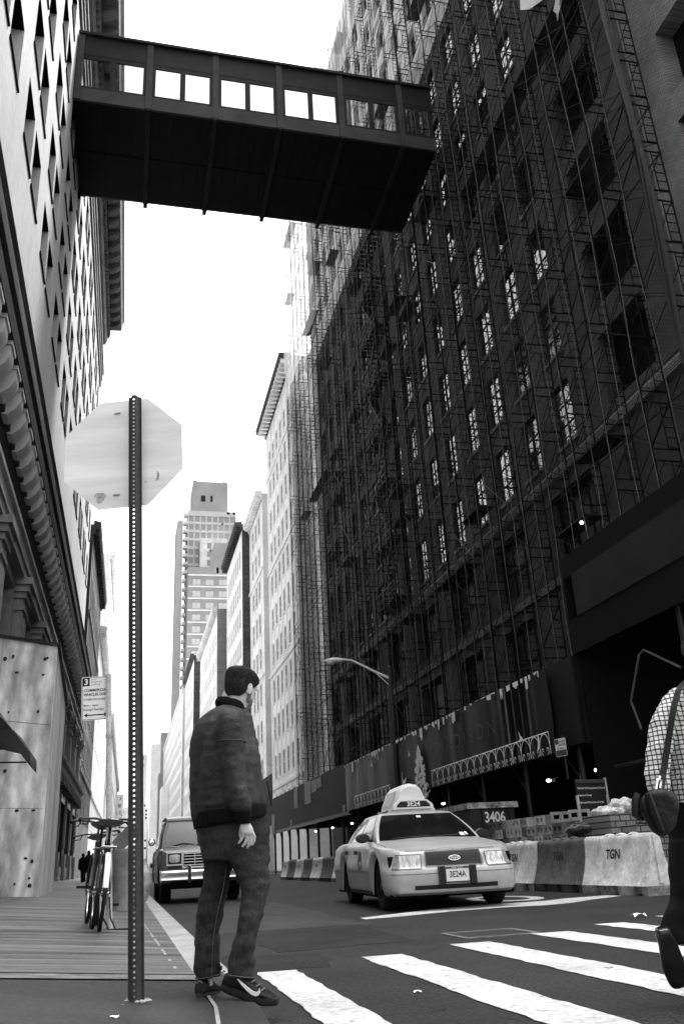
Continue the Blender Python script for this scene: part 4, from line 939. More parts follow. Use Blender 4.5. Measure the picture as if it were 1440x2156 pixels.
crumple('plastic_wrap', (8.62, 14.75, 1.37), (.17, .2, .12), M_wrap, 'upper bulge of torn white wrap, peaked like a bag', 'plastic wrap', 5)
crumple('plastic_sheet', (8.1, 15.4, 1.02), (.18, .5, .11), M_poly, 'shiny dark plastic sheet bunched in front of the nearest blocks', 'plastic sheet', 8)
crumple('plastic_sheet', (8.95, 14.15, 1.05), (.42, .28, .06), M_poly, 'dark wrinkled sheet on the pallet behind the end barrier', 'plastic sheet', 9)
mb = MB(); mb.lathe((9.45, 14.9, .86), [(.42, 0), (.27, .15), (.1, .27), (.01, .31)], 14); tag(mb.build('sand_heap', M_blk), 'small grey heap of sand behind the wrapped stack', 'heap')
# dumpster
DP = empty('dumpster', (8.7, 21.2, 0), label='black steel skip stencilled with a white number behind the block pile', cat='dumpster')
mb = MB(); mb.box(8.1, 9.25, 20.9, 23.6, .2, 1.72); 
for x in (8.1, 8.4, 9.1): mb.box(x, x+.15, 20.84, 20.897, .2, 1.7)
mb.build('body', M_iron, DP)
mb = MB(); mb.box(8.02, 9.35, 20.8, 23.7, 1.723, 1.86); mb.build('rim', mat('chipped_rim', .3, .6, noise=(7, .8), fine=(20, .5)), DP)
lettering('3406', .34, frame_m((8.72, 20.83, 1.50), (1, 0, 0), (0, 0, 1)), M_signw, DP, .8, .002, bold=.008)
# project board
PB = empty('notice_board', (8.2, 15.9, 0), label='black project information board with white lines of text on two posts', cat='notice board')
bo = V((8.62, 15.75, 1.63)); bu = V((.97, .22, 0)).normalized(); bv = V((0, 0, 1)); bn = bu.cross(bv)
mb = MB(); mb.obox(bo, (bu, bv, bn), (.365, .29, .012)); pb_ = mb.build('panel', M_dark, PB)
mb = MB(); mb.obox(bo+bv*.26+bn*.014, (bu, bv, bn), (.365, .03, .003)); mb.build('header_strip', mat('header_grey', .06, .6), pb_)
mb = MB(); mb.obox(bo+bu*.38, (bu, bv, bn), (.018, .32, .02)); mb.obox(bo+bu*.36-bv*.8, (bu, bv, bn), (.02, .8, .02)); mb.obox(bo-bu*.36-bv*.8, (bu, bv, bn), (.02, .8, .02)); mb.build('post', M_galvl, PB)
for i, t in enumerate(('Project Entity:  457-457 Broadway Owner LLC, PO Box 1644', 'Project Name: 457 Broadway', 'Project Location: 457 Broadway New York, NY 10013')): lettering(t, .052, frame_m(bo-bu*.34+bv*(.13-.13*i)+bn*.016, bu, bv), M_signw, pb_, .52, .001, align='LEFT')
# work lamps under the shed
M_bulb = glow('lamp_lit', 3.0)
for i, (y, x, lb) in enumerate(((18.6, 10.4, 'lit caged work lamp nearest, under the near end of the shed'), (21.1, 10.4, 'lit caged work lamp left of the nearest one under the printed fence'), (29.2, 10.4, 'small lit lamp under the shed between the taxi sign and the skip'), (42.3, 10.4, 'small lit lamp under the shed just left of the taxi roof'), (46.6, 10.4, 'small lit lamp in mid row under the far shed'), (51.0, 10.4, 'small lit lamp farthest left under the shed'))):
    e = empty('work_lamp', (x, y, 2.35), label=lb, cat='lamp', group='lit lamps under the pavement shed')
    s = .62
    mb = MB(); mb.ell((x, y, 2.34), (.10*s, .06*s, .06*s), 8); mb.build('bulb', M_bulb, e)
    mb = MB(); mb.lathe((x+.10*s, y, 2.34), [(.05*s, 0), (.065*s, .05), (.065*s, .12)], 10, axis=(1, 0, 0)); mb.bar((x+.1, y, 2.36), (x+.28, y, 2.42), .012, 5); mb.build('holder', M_galvl, e)
# lamp high in the scaffold
e = empty('scaffold_lamp', (14.1, 23.7, 10.6), label='single lit lamp hanging low on the scaffold above the grey fascia', cat='lamp')
mb = MB(); mb.ell((14.1, 23.7, 10.6), (.055, .055, .06), 8); mb.build('bulb', M_bulb, e); mb = MB(); mb.bar((14.1, 23.7, 10.66), (14.3, 23.7, 10.8), .02, 5); mb.build('bracket', M_iron, e)
# banner with white prints
BN = empty('printed_banner', (9.88, 30, 2.85), label='long dark banner with white printed tree, birds and fence along the shed parapet', cat='banner')
XB = 9.9
def bx_(y, z): return XB-.03+.006*math.sin(y*3.1)+.012*mnoise.noise(V((y*1.7, z*.25, 0)))+(.05*math.sin(y*14)*math.exp(-((y-21.4)/.7)**2)*(.5+(z-2.85)/4))
mb = MB(); ny = 360
mb.loft([[(bx_(19.45+21.6*i/ny, z), 19.45+21.6*i/ny-(.10*math.sin((z-2.85)*1.5) if i == 0 else 0), z) for i in range(ny+1)] for z in (2.83, 3.1, 3.5, 3.9, 4.3, 4.6, 4.87)], cap=False, closed=False)
mb.build('sheet', mat('banner_vinyl', .008, .4, noise=(1.5, .3), spec=.12), BN)
mb = MB(); random.seed(31)
PK = [0]
def pr2(pts): PK[0] += 1; mb.prism(pts, (XB-.075-.00004*PK[0], 0, 0), (0, 1, 0), (0, 0, 1), (-.0016, 0, 0))
y = 19.7
while y < 40.9:          # ragged white drips along the top edge
    w = random.uniform(.08, .4); d = random.choice((.06, .1, .14, .2, .32, .45)) if random.random() < .85 else .03
    if 22.3 < y < 25.5: d *= .35
    n = random.randint(1, 3)
    pts = [(y, 4.868)]
    for i in range(n):
        a, b = y+w*i/n, y+w*(i+1)/n; q = d*random.uniform(.5, 1); pts += [(a+.01, 4.868-q), (b-.02, 4.868-q*random.uniform(.8, 1.1))]
    pts.append((y+w, 4.868)); pr2(pts); y += w+random.uniform(.0, .35)
for (yc, zc, s, f) in ((21.2, 3.45, .3, 1), (30.75, 4.2, .26, 1), (36.0, 4.4, .3, 1)):   # flying birds
    pr2([(yc+f*p*s, zc+q*s) for p, q in ((.5, -.35), (.15, -.1), (.25, .55), (.0, .1), (-.25, -.0), (-.45, -.2), (-.15, -.35), (.2, -.4))])
for (yc, zc) in ((20.2, 3.12), (38.0, 3.14)): pr2([(yc+p*.35, zc+q*.38) for p, q in ((.35, -.35), (.1, .15), (.05, .6), (-.05, .7), (-.15, .55), (-.2, .1), (-.05, -.2), (.15, -.3))])
pr2([(31.6+p*.5, 3.05+q*.5) for p, q in ((.45, 0), (.4, 0), (.35, .35), (-.1, .38), (-.2, 0), (-.26, 0), (-.28, .4), (-.45, .5), (-.5, .7), (-.42, .75), (-.3, .62), (.3, .6), (.42, .8), (.3, 1.2), (.36, 1.2), (.5, .8), (.45, .5))])
for k in range(560):     # conifer made of small leaf strokes
    t = random.random()**.85; hw_ = 1.05*(1-t)**.75*(.55+.45*math.sin(t*19)**2)*random.uniform(.0, 1)**.8*random.choice((-1, 1)); yy, zz = 29.65+hw_, 2.55+1.72*t+random.uniform(-.03, .03); l = random.uniform(.06, .17); a = R(90-hw_*38+random.uniform(-25, 25))
    if abs(hw_) > .6 and random.random() < .4: continue
    c, s = math.cos(a), math.sin(a); pr2([(yy+l*c*.5*p-.055*s*q, zz+l*s*.5*p+.055*c*q) for p, q in ((-1, 0), (-.2, 1), (1, 0), (-.2, -1))])
for (ya_, yb_) in ((19.62, 28.5), (33.6, 39.3)):
    n = int((yb_-ya_)/.53); u = (yb_-ya_)/n
    def strip(pts, w=.013):
        pts = [V((p[0], p[1], 0)) for p in pts]
        L_, R_ = [], []
        for i, p in enumerate(pts):
            d = (pts[min(i+1, len(pts)-1)]-pts[max(i-1, 0)]).normalized(); q = V((-d.y, d.x, 0))*w; L_.append(p+q); R_.append(p-q)
        mb.loft([[(XB-.060-(len(mb.f)*.0000137)%.014, p.x, p.y) for p in L_], [(XB-.060-(len(mb.f)*.0000137)%.014, p.x, p.y) for p in R_]], cap=False, closed=False)
    strip([(ya_, 3.36), (yb_, 3.36)], .014)
    for i in range(n+1):
        y = ya_+i*u; strip([(y, 2.85), (y, 3.36)], .016)
        if i < n:
            strip([(y+.0, 3.05), (y+.05, 3.2), (y+.16, 3.31), (y+u/2, 3.35)]); strip([(y+u, 3.05), (y+u-.05, 3.2), (y+u-.16, 3.31), (y+u/2, 3.35)])
            for s in (-1, 1):
                c = (y+u/2+s*.12, 2.95); strip([(c[0]+s*r*math.cos(a), c[1]+r*math.sin(a)) for r, a in [(.10-.012*j, -1.5+j*.75) for j in range(9)]], .010)
mb.build('white_print', mat('white_print', .88, .6, noise=(3, .2)), BN)
lettering('M A D I S O N', .62, frame_m((XB-.085, 25.2, 3.95), (0, -1, 0), (0, 0, 1)), mat('faint_print', .016, .4), BN, 1.3, .001, bold=-.01)
# papers on the hoarding
M_paper = mat('posted_paper', .42, .8, noise=(3, .3), fine=(14, .3))
for i, (y0, y1, z0, z1, lb) in enumerate(((49.6, 51.4, 3.82, 5.0, 'largest sheet of posted permits on the far shed parapet'), (47.9, 49.4, 4.3, 4.95, 'wide sheet of permits right of the largest one'), (46.7, 47.8, 4.42, 4.93, 'small permit sheet at the right end of the posted papers'), (53.6, 54.9, 3.83, 4.97, 'tall narrow notice left of the largest posted permits'), (62.7, 63.9, 2.7, 3.95, 'tall pale notice at the far left end of the shed'), (55.9, 56.4, 2.9, 3.25, 'tiny white sign low on the far parapet'), (41.5, 42.0, 2.85, 3.15, 'tiny pale sign low on the parapet beside the banner end'))):
    e = empty('posted_notice', (9.9, y0, z0), label=lb, cat='notice', group='papers posted on the shed parapet')
    mb = MB(); mb.box(9.90, 9.912, y0, y1, z0, z1); mb.build('sheet', M_paper, e)
    mb = MB(); n = max(1, int((y1-y0)/.45)); m_ = max(1, int((z1-z0)/.34))
    for a in range(n):
        for b in range(m_):
            for c in range(3): yy = y0+(y1-y0)*(a+.15)/n; zz = z0+(z1-z0)*(b+.25+.2*c)/m_; mb.box(9.896, 9.8995, yy, yy+(y1-y0)/n*.65, zz, zz+.035)
    mb.build('print', M_inkg, e)
e = empty('regulation_sign', (9.85, 19.1, 2.7), label='small white regulation sign fixed on the dark post at the right end of the banner', cat='road sign')
o = V((9.83, 19.08, 2.92)); su = V((.25, -.97, 0)).normalized(); sv = V((0, 0, 1)); sn = su.cross(sv)
mb = MB(); mb.prism(rect(.19, .205, .02), o, su, sv, -sn*.004); pt = mb.build('plate', M_signw, e)
mb = MB(); mb.prism([(-.18, -.195), (.18, -.195), (.18, -.06), (-.18, -.06)], o+sn*.0006, su, sv, sn*.001); mb.prism([(-.18, .08), (-.06, .08), (-.06, .19), (-.18, .19)], o+sn*.0006, su, sv, sn*.001); mb.prism([(-.1, -.02), (.1, -.02), (.1, -.035), (-.1, -.035)], o+sn*.0006, su, sv, sn*.001); mb.build('printing', mat('sign_mid_ink', .08, .5), pt)
lettering('PARKING\nANYTIME', .07, frame_m(o+su*.05+sv*.09+sn*.002, su, sv), M_ink, pt, .8, .001)
mb = MB(); mb.bar((9.9, 19.08, 2.2), (9.9, 19.08, 3.2), .03, 6); mb.build('post', M_iron, e)
# plywood hoarding and awning on the left
M_plyw = mat('weathered_plywood', .6, .75, noise=(1.3, .3), fine=(2.6, .35), stretch=(1.3, 1.3, .5), bump=(6, .2), grain=(.8, .26, 16)); M_plye = mat('plywood_side', .62, .75, noise=(1.3, .25), fine=(9, .3), stretch=(2.5, 2.5, .12), grain=(1.2, .2, 7)); M_knot = mat('plywood_knot', .035, .8)
PW = empty('plywood_hoarding', (-2.4, 20, .3), label='tall weathered plywood hoarding boxed out over the left pavement', cat='hoarding')
def wall4(name, p, q, za, zb, m, nx, nz, zc=None, zd=None, thick=.05):
    p, q = V((*p, 0)), V((*q, 0)); d = (q-p); nn = V((d.y, -d.x, 0)).normalized()
    for i in range(nx):
        for j in range(nz):
            a0, a1 = i/nx, (i+1)/nx
            lo = lambda t, f: (za+(zc-za)*t if zc is not None else za); hi = lambda t: (zb+(zd-zb)*t if zd is not None else zb)
            def pt(t, s): z = lo(t, 0)+(hi(t)-lo(t, 0))*s; v = p+d*t; return V((v.x, v.y, z))
            g = .004; mb = MB(); w = [pt(a0+g/d.length, j/nz+.001), pt(a1-g/d.length, j/nz+.001), pt(a1-g/d.length, (j+1)/nz-.001), pt(a0+g/d.length, (j+1)/nz-.001)]
            off = nn*(.006*((i+j) % 2)); w = [v+off for v in w]; b = [v-nn*thick for v in w]
            mb.loft([w, b], sm=False); mb.build(name, m, PW)
wall4('front_board', (-4.0, 20.0), (-1.70, 20.0), .30, 5.85, M_plyw, 2, 3, .30, 5.50)
wall4('side_board', (-1.70, 20.0), (-1.86, 26.0), .28, 5.50, M_plye, 4, 2, .28, 5.2)
mb = MB(); mb.bar((-4, 19.97, 5.9), (-1.66, 19.97, 5.54), .045, 4); mb.bar((-1.66, 19.95, 5.54), (-1.82, 26, 5.24), .05, 4); mb.build('top_batten', M_dark, PW)
mb = MB(); random.seed(9)
for k in range(26):
    mb = MB(); x = random.choice((-2.85, -2.55, -2.2, -1.95))+random.uniform(-.08, .08); z = .6+random.choice((0, .5, 1.5, 2.3, 3.4, 4.2, 4.7))+random.uniform(-.12, .12)
    mb.ell((x, 19.985, z), (random.uniform(.02, .045), .012, random.uniform(.02, .05)), 5); mb.build('knot', M_knot, PW)
AW = empty('black_awning', (-2.0, 14, 2.3), label='black canvas awning with its folded frame jutting in at the left edge', cat='awning')
mb = MB(); mb.loft([[(-4.4, 14, 3.55), (-4.4, 12.6, 3.55), (-4.4, 12.6, 3.3), (-4.4, 14, 3.3)], [(-1.98, 14, 3.1), (-2.0, 12.6, 3.1), (-1.98, 12.6, 2.9), (-1.96, 14, 2.9)], [(-1.74, 14, 2.78), (-1.78, 12.6, 2.8), (-1.82, 12.6, 2.64), (-1.80, 14, 2.62)]], sm=False); mb.build('upper_flap', M_dark, AW)
mb = MB(); mb.loft([[(-4.4, 14, 2.62), (-4.4, 13.2, 2.62), (-4.4, 13.2, 2.5), (-4.4, 14, 2.5)], [(-1.95, 14, 2.72), (-1.97, 13.2, 2.72), (-1.96, 13.2, 2.6), (-1.95, 14, 2.52)], [(-1.60, 14, 2.66), (-1.63, 13.2, 2.66), (-1.58, 13.2, 2.42), (-1.57, 14, 2.42)], [(-1.36, 14, 2.32), (-1.38, 13.2, 2.34), (-1.36, 13.2, 2.15), (-1.35, 14, 2.14)]], sm=False); mb.build('lower_flap', M_dark, AW)
mb = MB(); mb.bar((-4.4, 13.95, 2.34), (-1.5, 13.95, 2.30), .012, 6); mb.bar((-4.4, 13.95, 2.50), (-1.62, 13.95, 2.50), .012, 6); mb.build('frame_rod', M_iron, AW)
mb = MB(); mb.prism([(-1.52, 2.36), (-1.47, 2.30), (-1.47, 2.42), (-1.52, 2.5)], (0, 13.93, 0), (1, 0, 0), (0, 0, 1), (0, .01, 0)); mb.build('white_tag', M_signw, AW)
# litter
random.seed(17)
for i, (x, y, s, z, lb) in enumerate(((5.25, 9.0, .07, 0, 'crumpled scrap of white paper on the asphalt near the far crosswalk bars'), (.14, 3.9, .02, corner_z(.14), 'tiny white scrap on the pavement near the bottom edge'), (-.02, 4.1, .018, corner_z(0), 'tiny pale chip on the pavement left of the post foot'), (1.6, 5.2, .022, 0, 'tiny white scrap on the asphalt between the first two crosswalk bars'))):
    mb = MB(); mb.loft([[(x+s*(i_/3-.5)*2, y+s*(j/3-.5)*1.4, z+.004+s*.5*abs(math.sin(i_*2.1+j*1.3+i))) for i_ in range(4)] for j in range(4)], cap=False, closed=False, sm=False)
    tag(mb.build('paper_scrap', M_white), lb, 'litter')
# ---------------------------------------------------------------- vehicles
def lerp(a, b, t): return a+(b-a)*t
def tab(T, y):
    if y <= T[0][0]: return T[0][1]
    for (a, u), (b, v) in zip(T, T[1:]):
        if y <= b:
            t = (y-a)/(b-a); t = t*t*(3-2*t)*.5+t*.5; return u+(v-u)*t
    return T[-1][1]
def sstep(a, b, x): t = max(0, min(1, (x-a)/(b-a))); return t*t*(3-2*t)
class Hull:
    """car lower body: plan outline x height levels; front at y=0 facing -y"""
    def __init__(s, L, hw, fx, fy, cy, rx, arches, arch_r, axle, sill, ztop, lev, dfront, dside, crown=.05, n_side=52, barrel=.012, zf=None):
        s.__dict__.update(locals())
        P = []
        for i in range(8): x = fx*i/8; P.append((x, fy*(x/fx)**2))
        for i in range(9): t = math.pi/2*i/9; P.append((fx+(hw-fx)*math.sin(t), cy-(cy-fy)*math.cos(t)))
        ye = L-cy*.8
        for i in range(n_side+1): y = lerp(cy, ye, i/n_side); P.append((hw+barrel*math.sin(math.pi*i/n_side), y))
        for i in range(1, 9): t = math.pi/2*i/8; P.append((rx+(hw-rx)*math.cos(t), ye+(L-.06-ye)*math.sin(t)))
        for i in range(1, 8): x = rx*(1-i/8); P.append((x, L-.06*(x/rx)**2))
        P.append((0, L)); s.P = P; N = []
        for i, p in enumerate(P):
            a = P[max(0, i-1)]; b = P[min(len(P)-1, i+1)]; d = V((b[0]-a[0], b[1]-a[1], 0)); d = d.normalized() if d.length else V((0, 1, 0))
            n = V((d.y, -d.x, 0)); 
            if i == 0: n = V((0, -1, 0))
            if i == len(P)-1: n = V((0, 1, 0))
            N.append(n)
        s.N = N
    def zlow(s, x, y):
        z = s.sill
        if x > s.hw*.8:
            for a in s.arches:
                d = s.arch_r**2-(y-a)**2
                if d > 0: z = max(z, s.axle+math.sqrt(d))
        return z
    def pt(s, i, sv, off=0.0):
        """point on the skin: outline index i (float; negative = the -x side), height fraction sv"""
        sg = -1 if i < 0 else 1; i = abs(i); k = min(int(i), len(s.P)-2); f = i-k
        p = V((*s.P[k], 0)).lerp(V((*s.P[k+1], 0)), f); n = s.N[k].lerp(s.N[k+1], f).normalized()
        wf = 1-sstep(s.fy+.05, s.cy+.15, p.y)
        wr = sstep(s.L-s.cy, s.L-.1, p.y)
        ds = lerp(tab(s.dside, sv), tab(s.dfront, sv), max(wf, wr*.6))
        zl, zt = s.zlow(p.x, p.y), tab(s.ztop, p.y)
        q = p-n*ds+n*off; return V((sg*q.x, q.y, lerp(zl, zt, sv)))
    def skin(s, m=0):
        mb = MB(); n = len(s.P); ids = [-i for i in range(n-1, 0, -1)]+list(range(0, n-1)); ids = [-(n-1)+0] + ids[1:] + [n-1] if False else ids
        idx = list(range(-(n-2), n-1))          # from rear -x round the front to rear +x
        idx = [-(n-1)]+idx+[n-1]
        rings = []
        for sv in s.lev: rings.append([s.pt(i if i != 0 else 0.0, sv) for i in idx])
        top = rings[-1]
        for c in (.93, .8, .62, .42, .2, 0.0):
            r = []
            for p in top:
                w = sstep(.12, .9, p.y)*(1-sstep(s.L-.9, s.L-.1, p.y)); r.append(V((p.x*c, p.y, p.z+s.crown*(1-c*c)*w+.012*(1-c)*(1-w))))
            rings.append(r)
        mb.loft(rings, m=m, cap=False, closed=False); return mb
    def patch(s, mb, i0, i1, s0, s1, off=.006, nu=8, nv=3, m=0):
        mb.loft([[s.pt(lerp(i0, i1, a/nu), lerp(s0, s1, b/nv), off) for a in range(nu+1)] for b in range(nv+1)], m=m, cap=False, closed=False)
    def at_y(s, y):
        for i in range(9, len(s.P)-9):
            if s.P[i][1] >= y: return i-1+(y-s.P[i-1][1])/max(1e-6, s.P[i][1]-s.P[i-1][1])
    def at_x(s, x):
        for i in range(1, 20):
            if s.P[i][0] >= x: return i-1+(x-s.P[i-1][0])/(s.P[i][0]-s.P[i-1][0])
class Cabin:
    def __init__(s, yf0, yf1, yr0, yr1, hw0, hw1, z0, z1, bulge=.09, crown=.06): s.__dict__.update(locals())
    def corner(s, v):
        e = v**1.05; c = .03*math.sin(math.pi*v)
        return lerp(s.hw0, s.hw1, e)+c, lerp(s.yf0, s.yf1, v)-c*.6, lerp(s.yr0, s.yr1, v)+c*.6, lerp(s.z0, s.z1, v)
    def front(s, a, v, off=0): hw, yf, yr, z = s.corner(v); return V((hw*a, yf-s.bulge*(1-a*a)-off*.6, z+off*.8))
    def side(s, sg, f, v, off=0): hw, yf, yr, z = s.corner(v); return V((sg*(hw+off+.025*math.sin(math.pi*f)), lerp(yf, yr, f), z+off*.4))
    def rear(s, a, v, off=0): hw, yf, yr, z = s.corner(v); return V((hw*a, yr+s.bulge*(1-a*a)+off*.6, z+off*.8))
    def skin(s):
        rings = []
        for j in range(9):
            v = j/8
            rings.append([s.front(-1+2*i/10, v) for i in range(10)]+[s.side(1, i/12, v) for i in range(12)]+[s.rear(1-2*i/10, v) for i in range(10)]+[s.side(-1, 1-i/12, v) for i in range(12)])
        t = rings[-1]; c0 = sum(t, V())/len(t)
        for c in (.96, .85, .65, .4, .15, .02): rings.append([V((c0.x+(p.x-c0.x)*c, c0.y+(p.y-c0.y)*c, s.z1+s.crown*(1-c*c)**.8)) for p in t])
        mb = MB(); mb.loft(rings, cap=False); return mb
def grid(mb, f, a0, a1, v0, v1, nu=8, nv=4, m=0): mb.loft([[f(lerp(a0, a1, i/nu), lerp(v0, v1, j/nv)) for i in range(nu+1)] for j in range(nv+1)], m=m, cap=False, closed=False)
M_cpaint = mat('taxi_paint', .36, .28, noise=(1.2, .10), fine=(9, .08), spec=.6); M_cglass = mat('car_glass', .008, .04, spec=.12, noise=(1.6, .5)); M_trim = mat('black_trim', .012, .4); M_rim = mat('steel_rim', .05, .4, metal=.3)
M_lens = mat('lamp_lens', .5, .10, noise=(10, .5), fine=(30, .45), stretch=(3, 1, .5), spec=.8); M_lensd = mat('amber_lens', .25, .15, noise=(16, .3)); M_under = mat('underbody', .004, .9)
M_tpaint = mat('old_car_paint', .10, .25, noise=(1.5, .15), spec=.6); M_chr = mat('bright_chrome', .9, .2, metal=1.0, noise=(5, .1)); M_troof = mat('white_car_roof', .6, .4)
def car_wheel(e, x, y, r, w, rr):
    mb = MB(); s = 1 if x > 0 else -1; a = (s, 0, 0)
    mb.lathe((x-s*w/2, y, r), [(rr, 0), (r-.03, 0), (r-.008, .02), (r, .05), (r, w-.05), (r-.008, w-.02), (r-.03, w), (rr+.02, w), (rr, w-.02)], 30, axis=a, cap=False); t = mb.build('tyre', M_tyre, e, local=True)
    mb = MB(); mb.lathe((x-s*w/2, y, r), [(rr, w-.02), (rr-.02, w-.05), (rr*.75, w-.06), (rr*.45, w-.03), (rr*.3, w-.01), (.03, w-.008), (.0, w-.008)], 24, axis=a, cap=False); mb.build('rim', M_rim, t, local=True)
# --- the taxi
TX = empty('taxi', (4.50, 12.32, 0), R(-4.2), label='pale saloon taxi with a lit roof box and black grille driving towards the crosswalk', cat='taxi')
hl = Hull(5.38, .985, .74, .11, .52, .76, (.95, 3.86), .385, .335, .205,
    [(0, .785), (.17, .79), (.45, .83), (.9, .885), (1.5, .935), (2.2, .965), (3.4, .985), (4.3, .985), (5.0, .955), (5.38, .90)],
    [0, .05, .12, .22, .34, .46, .56, .60, .64, .70, .78, .86, .92, .97, 1],
    [(0, .09), (.05, .04), (.12, .015), (.25, .0), (.46, .004), (.57, .015), (.61, .05), (.66, .08), (.8, .10), (.92, .125), (1, .19)],
    [(0, .06), (.1, .03), (.25, .012), (.45, 0), (.6, 0), (.68, .010), (.8, .014), (.92, .03), (1, .095)], crown=.055)
bd = hl.skin().build('body', M_cpaint, TX, local=True, sharp=50)
mb = MB(); mb.box(-.90, .90, .3, 5.1, .17, .72); mb.build('underbody', M_under, TX, local=True)
cb = Cabin(1.42, 2.22, 4.40, 3.52, .835, .60, .935, 1.385)
cab = cb.skin().build('roof', M_cpaint, TX, local=True)
mb = MB(); grid(mb, lambda a, v: cb.front(a, v, .007), -.945, .945, .05, .94, 14, 6); mb.build('windshield', M_cglass, TX, local=True)
mb = MB(); grid(mb, lambda a, v: cb.rear(a, v, .007), -.93, .93, .1, .93); mb.build('rear_window', M_cglass, TX, local=True)
for sg in (-1, 1):
    for (f0, f1) in ((.075, .43), (.465, .78), (.805, .94)):
        mb = MB(); mb.loft([[cb.side(sg, lerp(f0+.02*v*(f0 < .1), f1, i/8), v, .006) for i in range(9)] for v in (.08, .3, .5, .7, .9)], cap=False, closed=False); mb.build('side_window', M_cglass, TX, local=True)
    mb = MB()
    for y in (1.62, 2.72, 3.62):
        i = hl.at_y(y)*sg; hl.patch(mb, i-.06, i+.06, .12 if y < 3 else .5, .97, .002, 1, 10)
    mb.build('door_gap', M_trim, bd, local=True)
    mb = MB(); hl.patch(mb, hl.at_y(1.45)*sg, hl.at_y(3.4)*sg, .40, .455, .012, 20, 2); hl.patch(mb, hl.at_y(4.35)*sg, hl.at_y(4.9)*sg, .40, .455, .012, 6, 2); mb.build('side_moulding', M_trim if sg > 0 else mat('moulding_grey', .2, .4), bd, local=True)
    for y in (2.48, 3.45):
        mb = MB(); i = hl.at_y(y)*sg; c = hl.pt(i, .80, .02); mb.obox(c, ((0, 1, 0), (0, 0, 1), (1, 0, 0)), (.10, .028, .015)); mb.build('door_handle', M_trim, bd, local=True)
    mb = MB(); i0 = hl.at_y(2.05)*sg; c = [hl.pt(hl.at_y(2.15+.16*math.cos(6.283*k/20))*sg, .62+.2*math.sin(6.283*k/20), .004) for k in range(20)]; mb.face(c); mb.build('door_emblem', M_trim, bd, local=True)
    mb = MB()
    if sg > 0:
        for k in (-1, 1): mb.path([hl.pt(hl.at_y(y_)*k, 1, .004)*1.0+V((-k*.03, 0, .004)) for y_ in (.62, .8, 1.0, 1.2, 1.4)], .006, 4)
        hl.patch(mb, -hl.at_x(.70), hl.at_x(.70), .985, .998, .004, 20, 1); mb.build('hood_gap', M_trim, bd, local=True)
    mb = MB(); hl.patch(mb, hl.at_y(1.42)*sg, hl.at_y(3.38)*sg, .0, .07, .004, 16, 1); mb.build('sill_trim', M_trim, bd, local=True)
    # mirrors
    mb = MB(); c = V((sg*.99, 1.78, 1.02)); rg = []
    for k in range(7):
        t = k/6; w = .075*math.sin(math.pi*(.15+.7*t))**.5
        rg.append([c+V((sg*(.11*math.cos(6.283*q/12)*(1 if k < 6 else .9)), -.05+.13*t, w*1.0*math.sin(6.283*q/12))) for q in range(12)])
    mb.loft(rg); mb.bar(V((sg*.80, 1.82, .98)), V((sg*.92, 1.82, 1.0)), .03, 6); mb.build('mirror', M_trim, TX, local=True)
    # headlamps wrap round the corner
    i0, i1 = hl.at_x(.49), hl.at_x(.73)+4.2
    mb = MB(); hl.patch(mb, i0*sg, i1*sg, .60, .90, .010, 14, 5); h = mb.build('headlight', M_lens, TX, local=True)
    mb = MB(); hl.patch(mb, (i1-2.6)*sg, i1*sg, .605, .895, .016, 6, 3); mb.build('indicator', M_lensd, h, local=True)
    mb = MB()
    for q in (i0, i1): hl.patch(mb, (q-.05)*sg, (q+.05)*sg, .595, .91, .013, 1, 4)
    hl.patch(mb, i0*sg, i1*sg, .90, .912, .013, 12, 1); hl.patch(mb, i0*sg, i1*sg, .588, .60, .013, 12, 1); mb.build('lamp_gasket', M_trim, h, local=True)
    for y in (.95, 3.86): car_wheel(TX, sg*.80, y, .335, .22, .20)
gx0 = hl.at_x(.41)
mb = MB(); hl.patch(mb, -gx0, gx0, .645, .945, .016, 16, 4); g = mb.build('grille', M_trim, TX, local=True)
mb = MB()
for k in range(6): s0 = .67+.045*k; hl.patch(mb, -gx0+.2, gx0-.2, s0, s0+.008, .019, 12, 1)
for k in range(9): q = -gx0+.4+(2*gx0-.8)*k/8; hl.patch(mb, q-.02, q+.02, .66, .93, .0185, 1, 4)
mb.build('grille_bar', mat('grille_bar', .03, .4), g, local=True)
mb = MB()
for (a, b, c, d) in ((-gx0-.15, gx0+.15, .945, .975), (-gx0-.15, gx0+.15, .63, .645), (-gx0-.2, -gx0, .635, .97), (gx0, gx0+.2, .635, .97)): hl.patch(mb, a, b, c, d, .022, 12, 2)
mb.build('grille_surround', mat('grille_rim', .09, .25), g, local=True)
oc = hl.pt(0, .80, .03); on = V((0, -1, .12)).normalized(); ox = V((1, 0, 0)); oz = V((0, .12, 1)).normalized()
mb = MB(); mb.prism([(.085*math.cos(6.283*k/24), .036*math.sin(6.283*k/24)) for k in range(24)], oc, ox, oz, on*.006); ov = mb.build('oval_emblem', M_chr, g, local=True)
mb = MB(); mb.prism([(.076*math.cos(6.283*k/24), .029*math.sin(6.283*k/24)) for k in range(24)], oc+on*.0065, ox, oz, on*.001); mb.build('oval_field', mat('emblem_field', .12, .3), ov, local=True)
lettering('Ford', .055, frame_m(oc+on*.009, ox, oz), M_signw, ov, 1.1, .001, bold=.001, world=False)
i0 = hl.at_x(.60)
mb = MB(); hl.patch(mb, -i0, i0, .12, .215, .008, 18, 2); mb.build('lower_intake', M_trim, TX, local=True)
mb = MB(); hl.patch(mb, -hl.at_x(.73)-4, hl.at_x(.73)+4, .462, .478, .003, 24, 1); hl.patch(mb, -hl.at_x(.73)-4, hl.at_x(.73)+4, .0, .05, .004, 24, 1); mb.build('bumper_crease', mat('bumper_line', .1, .4), bd, local=True)
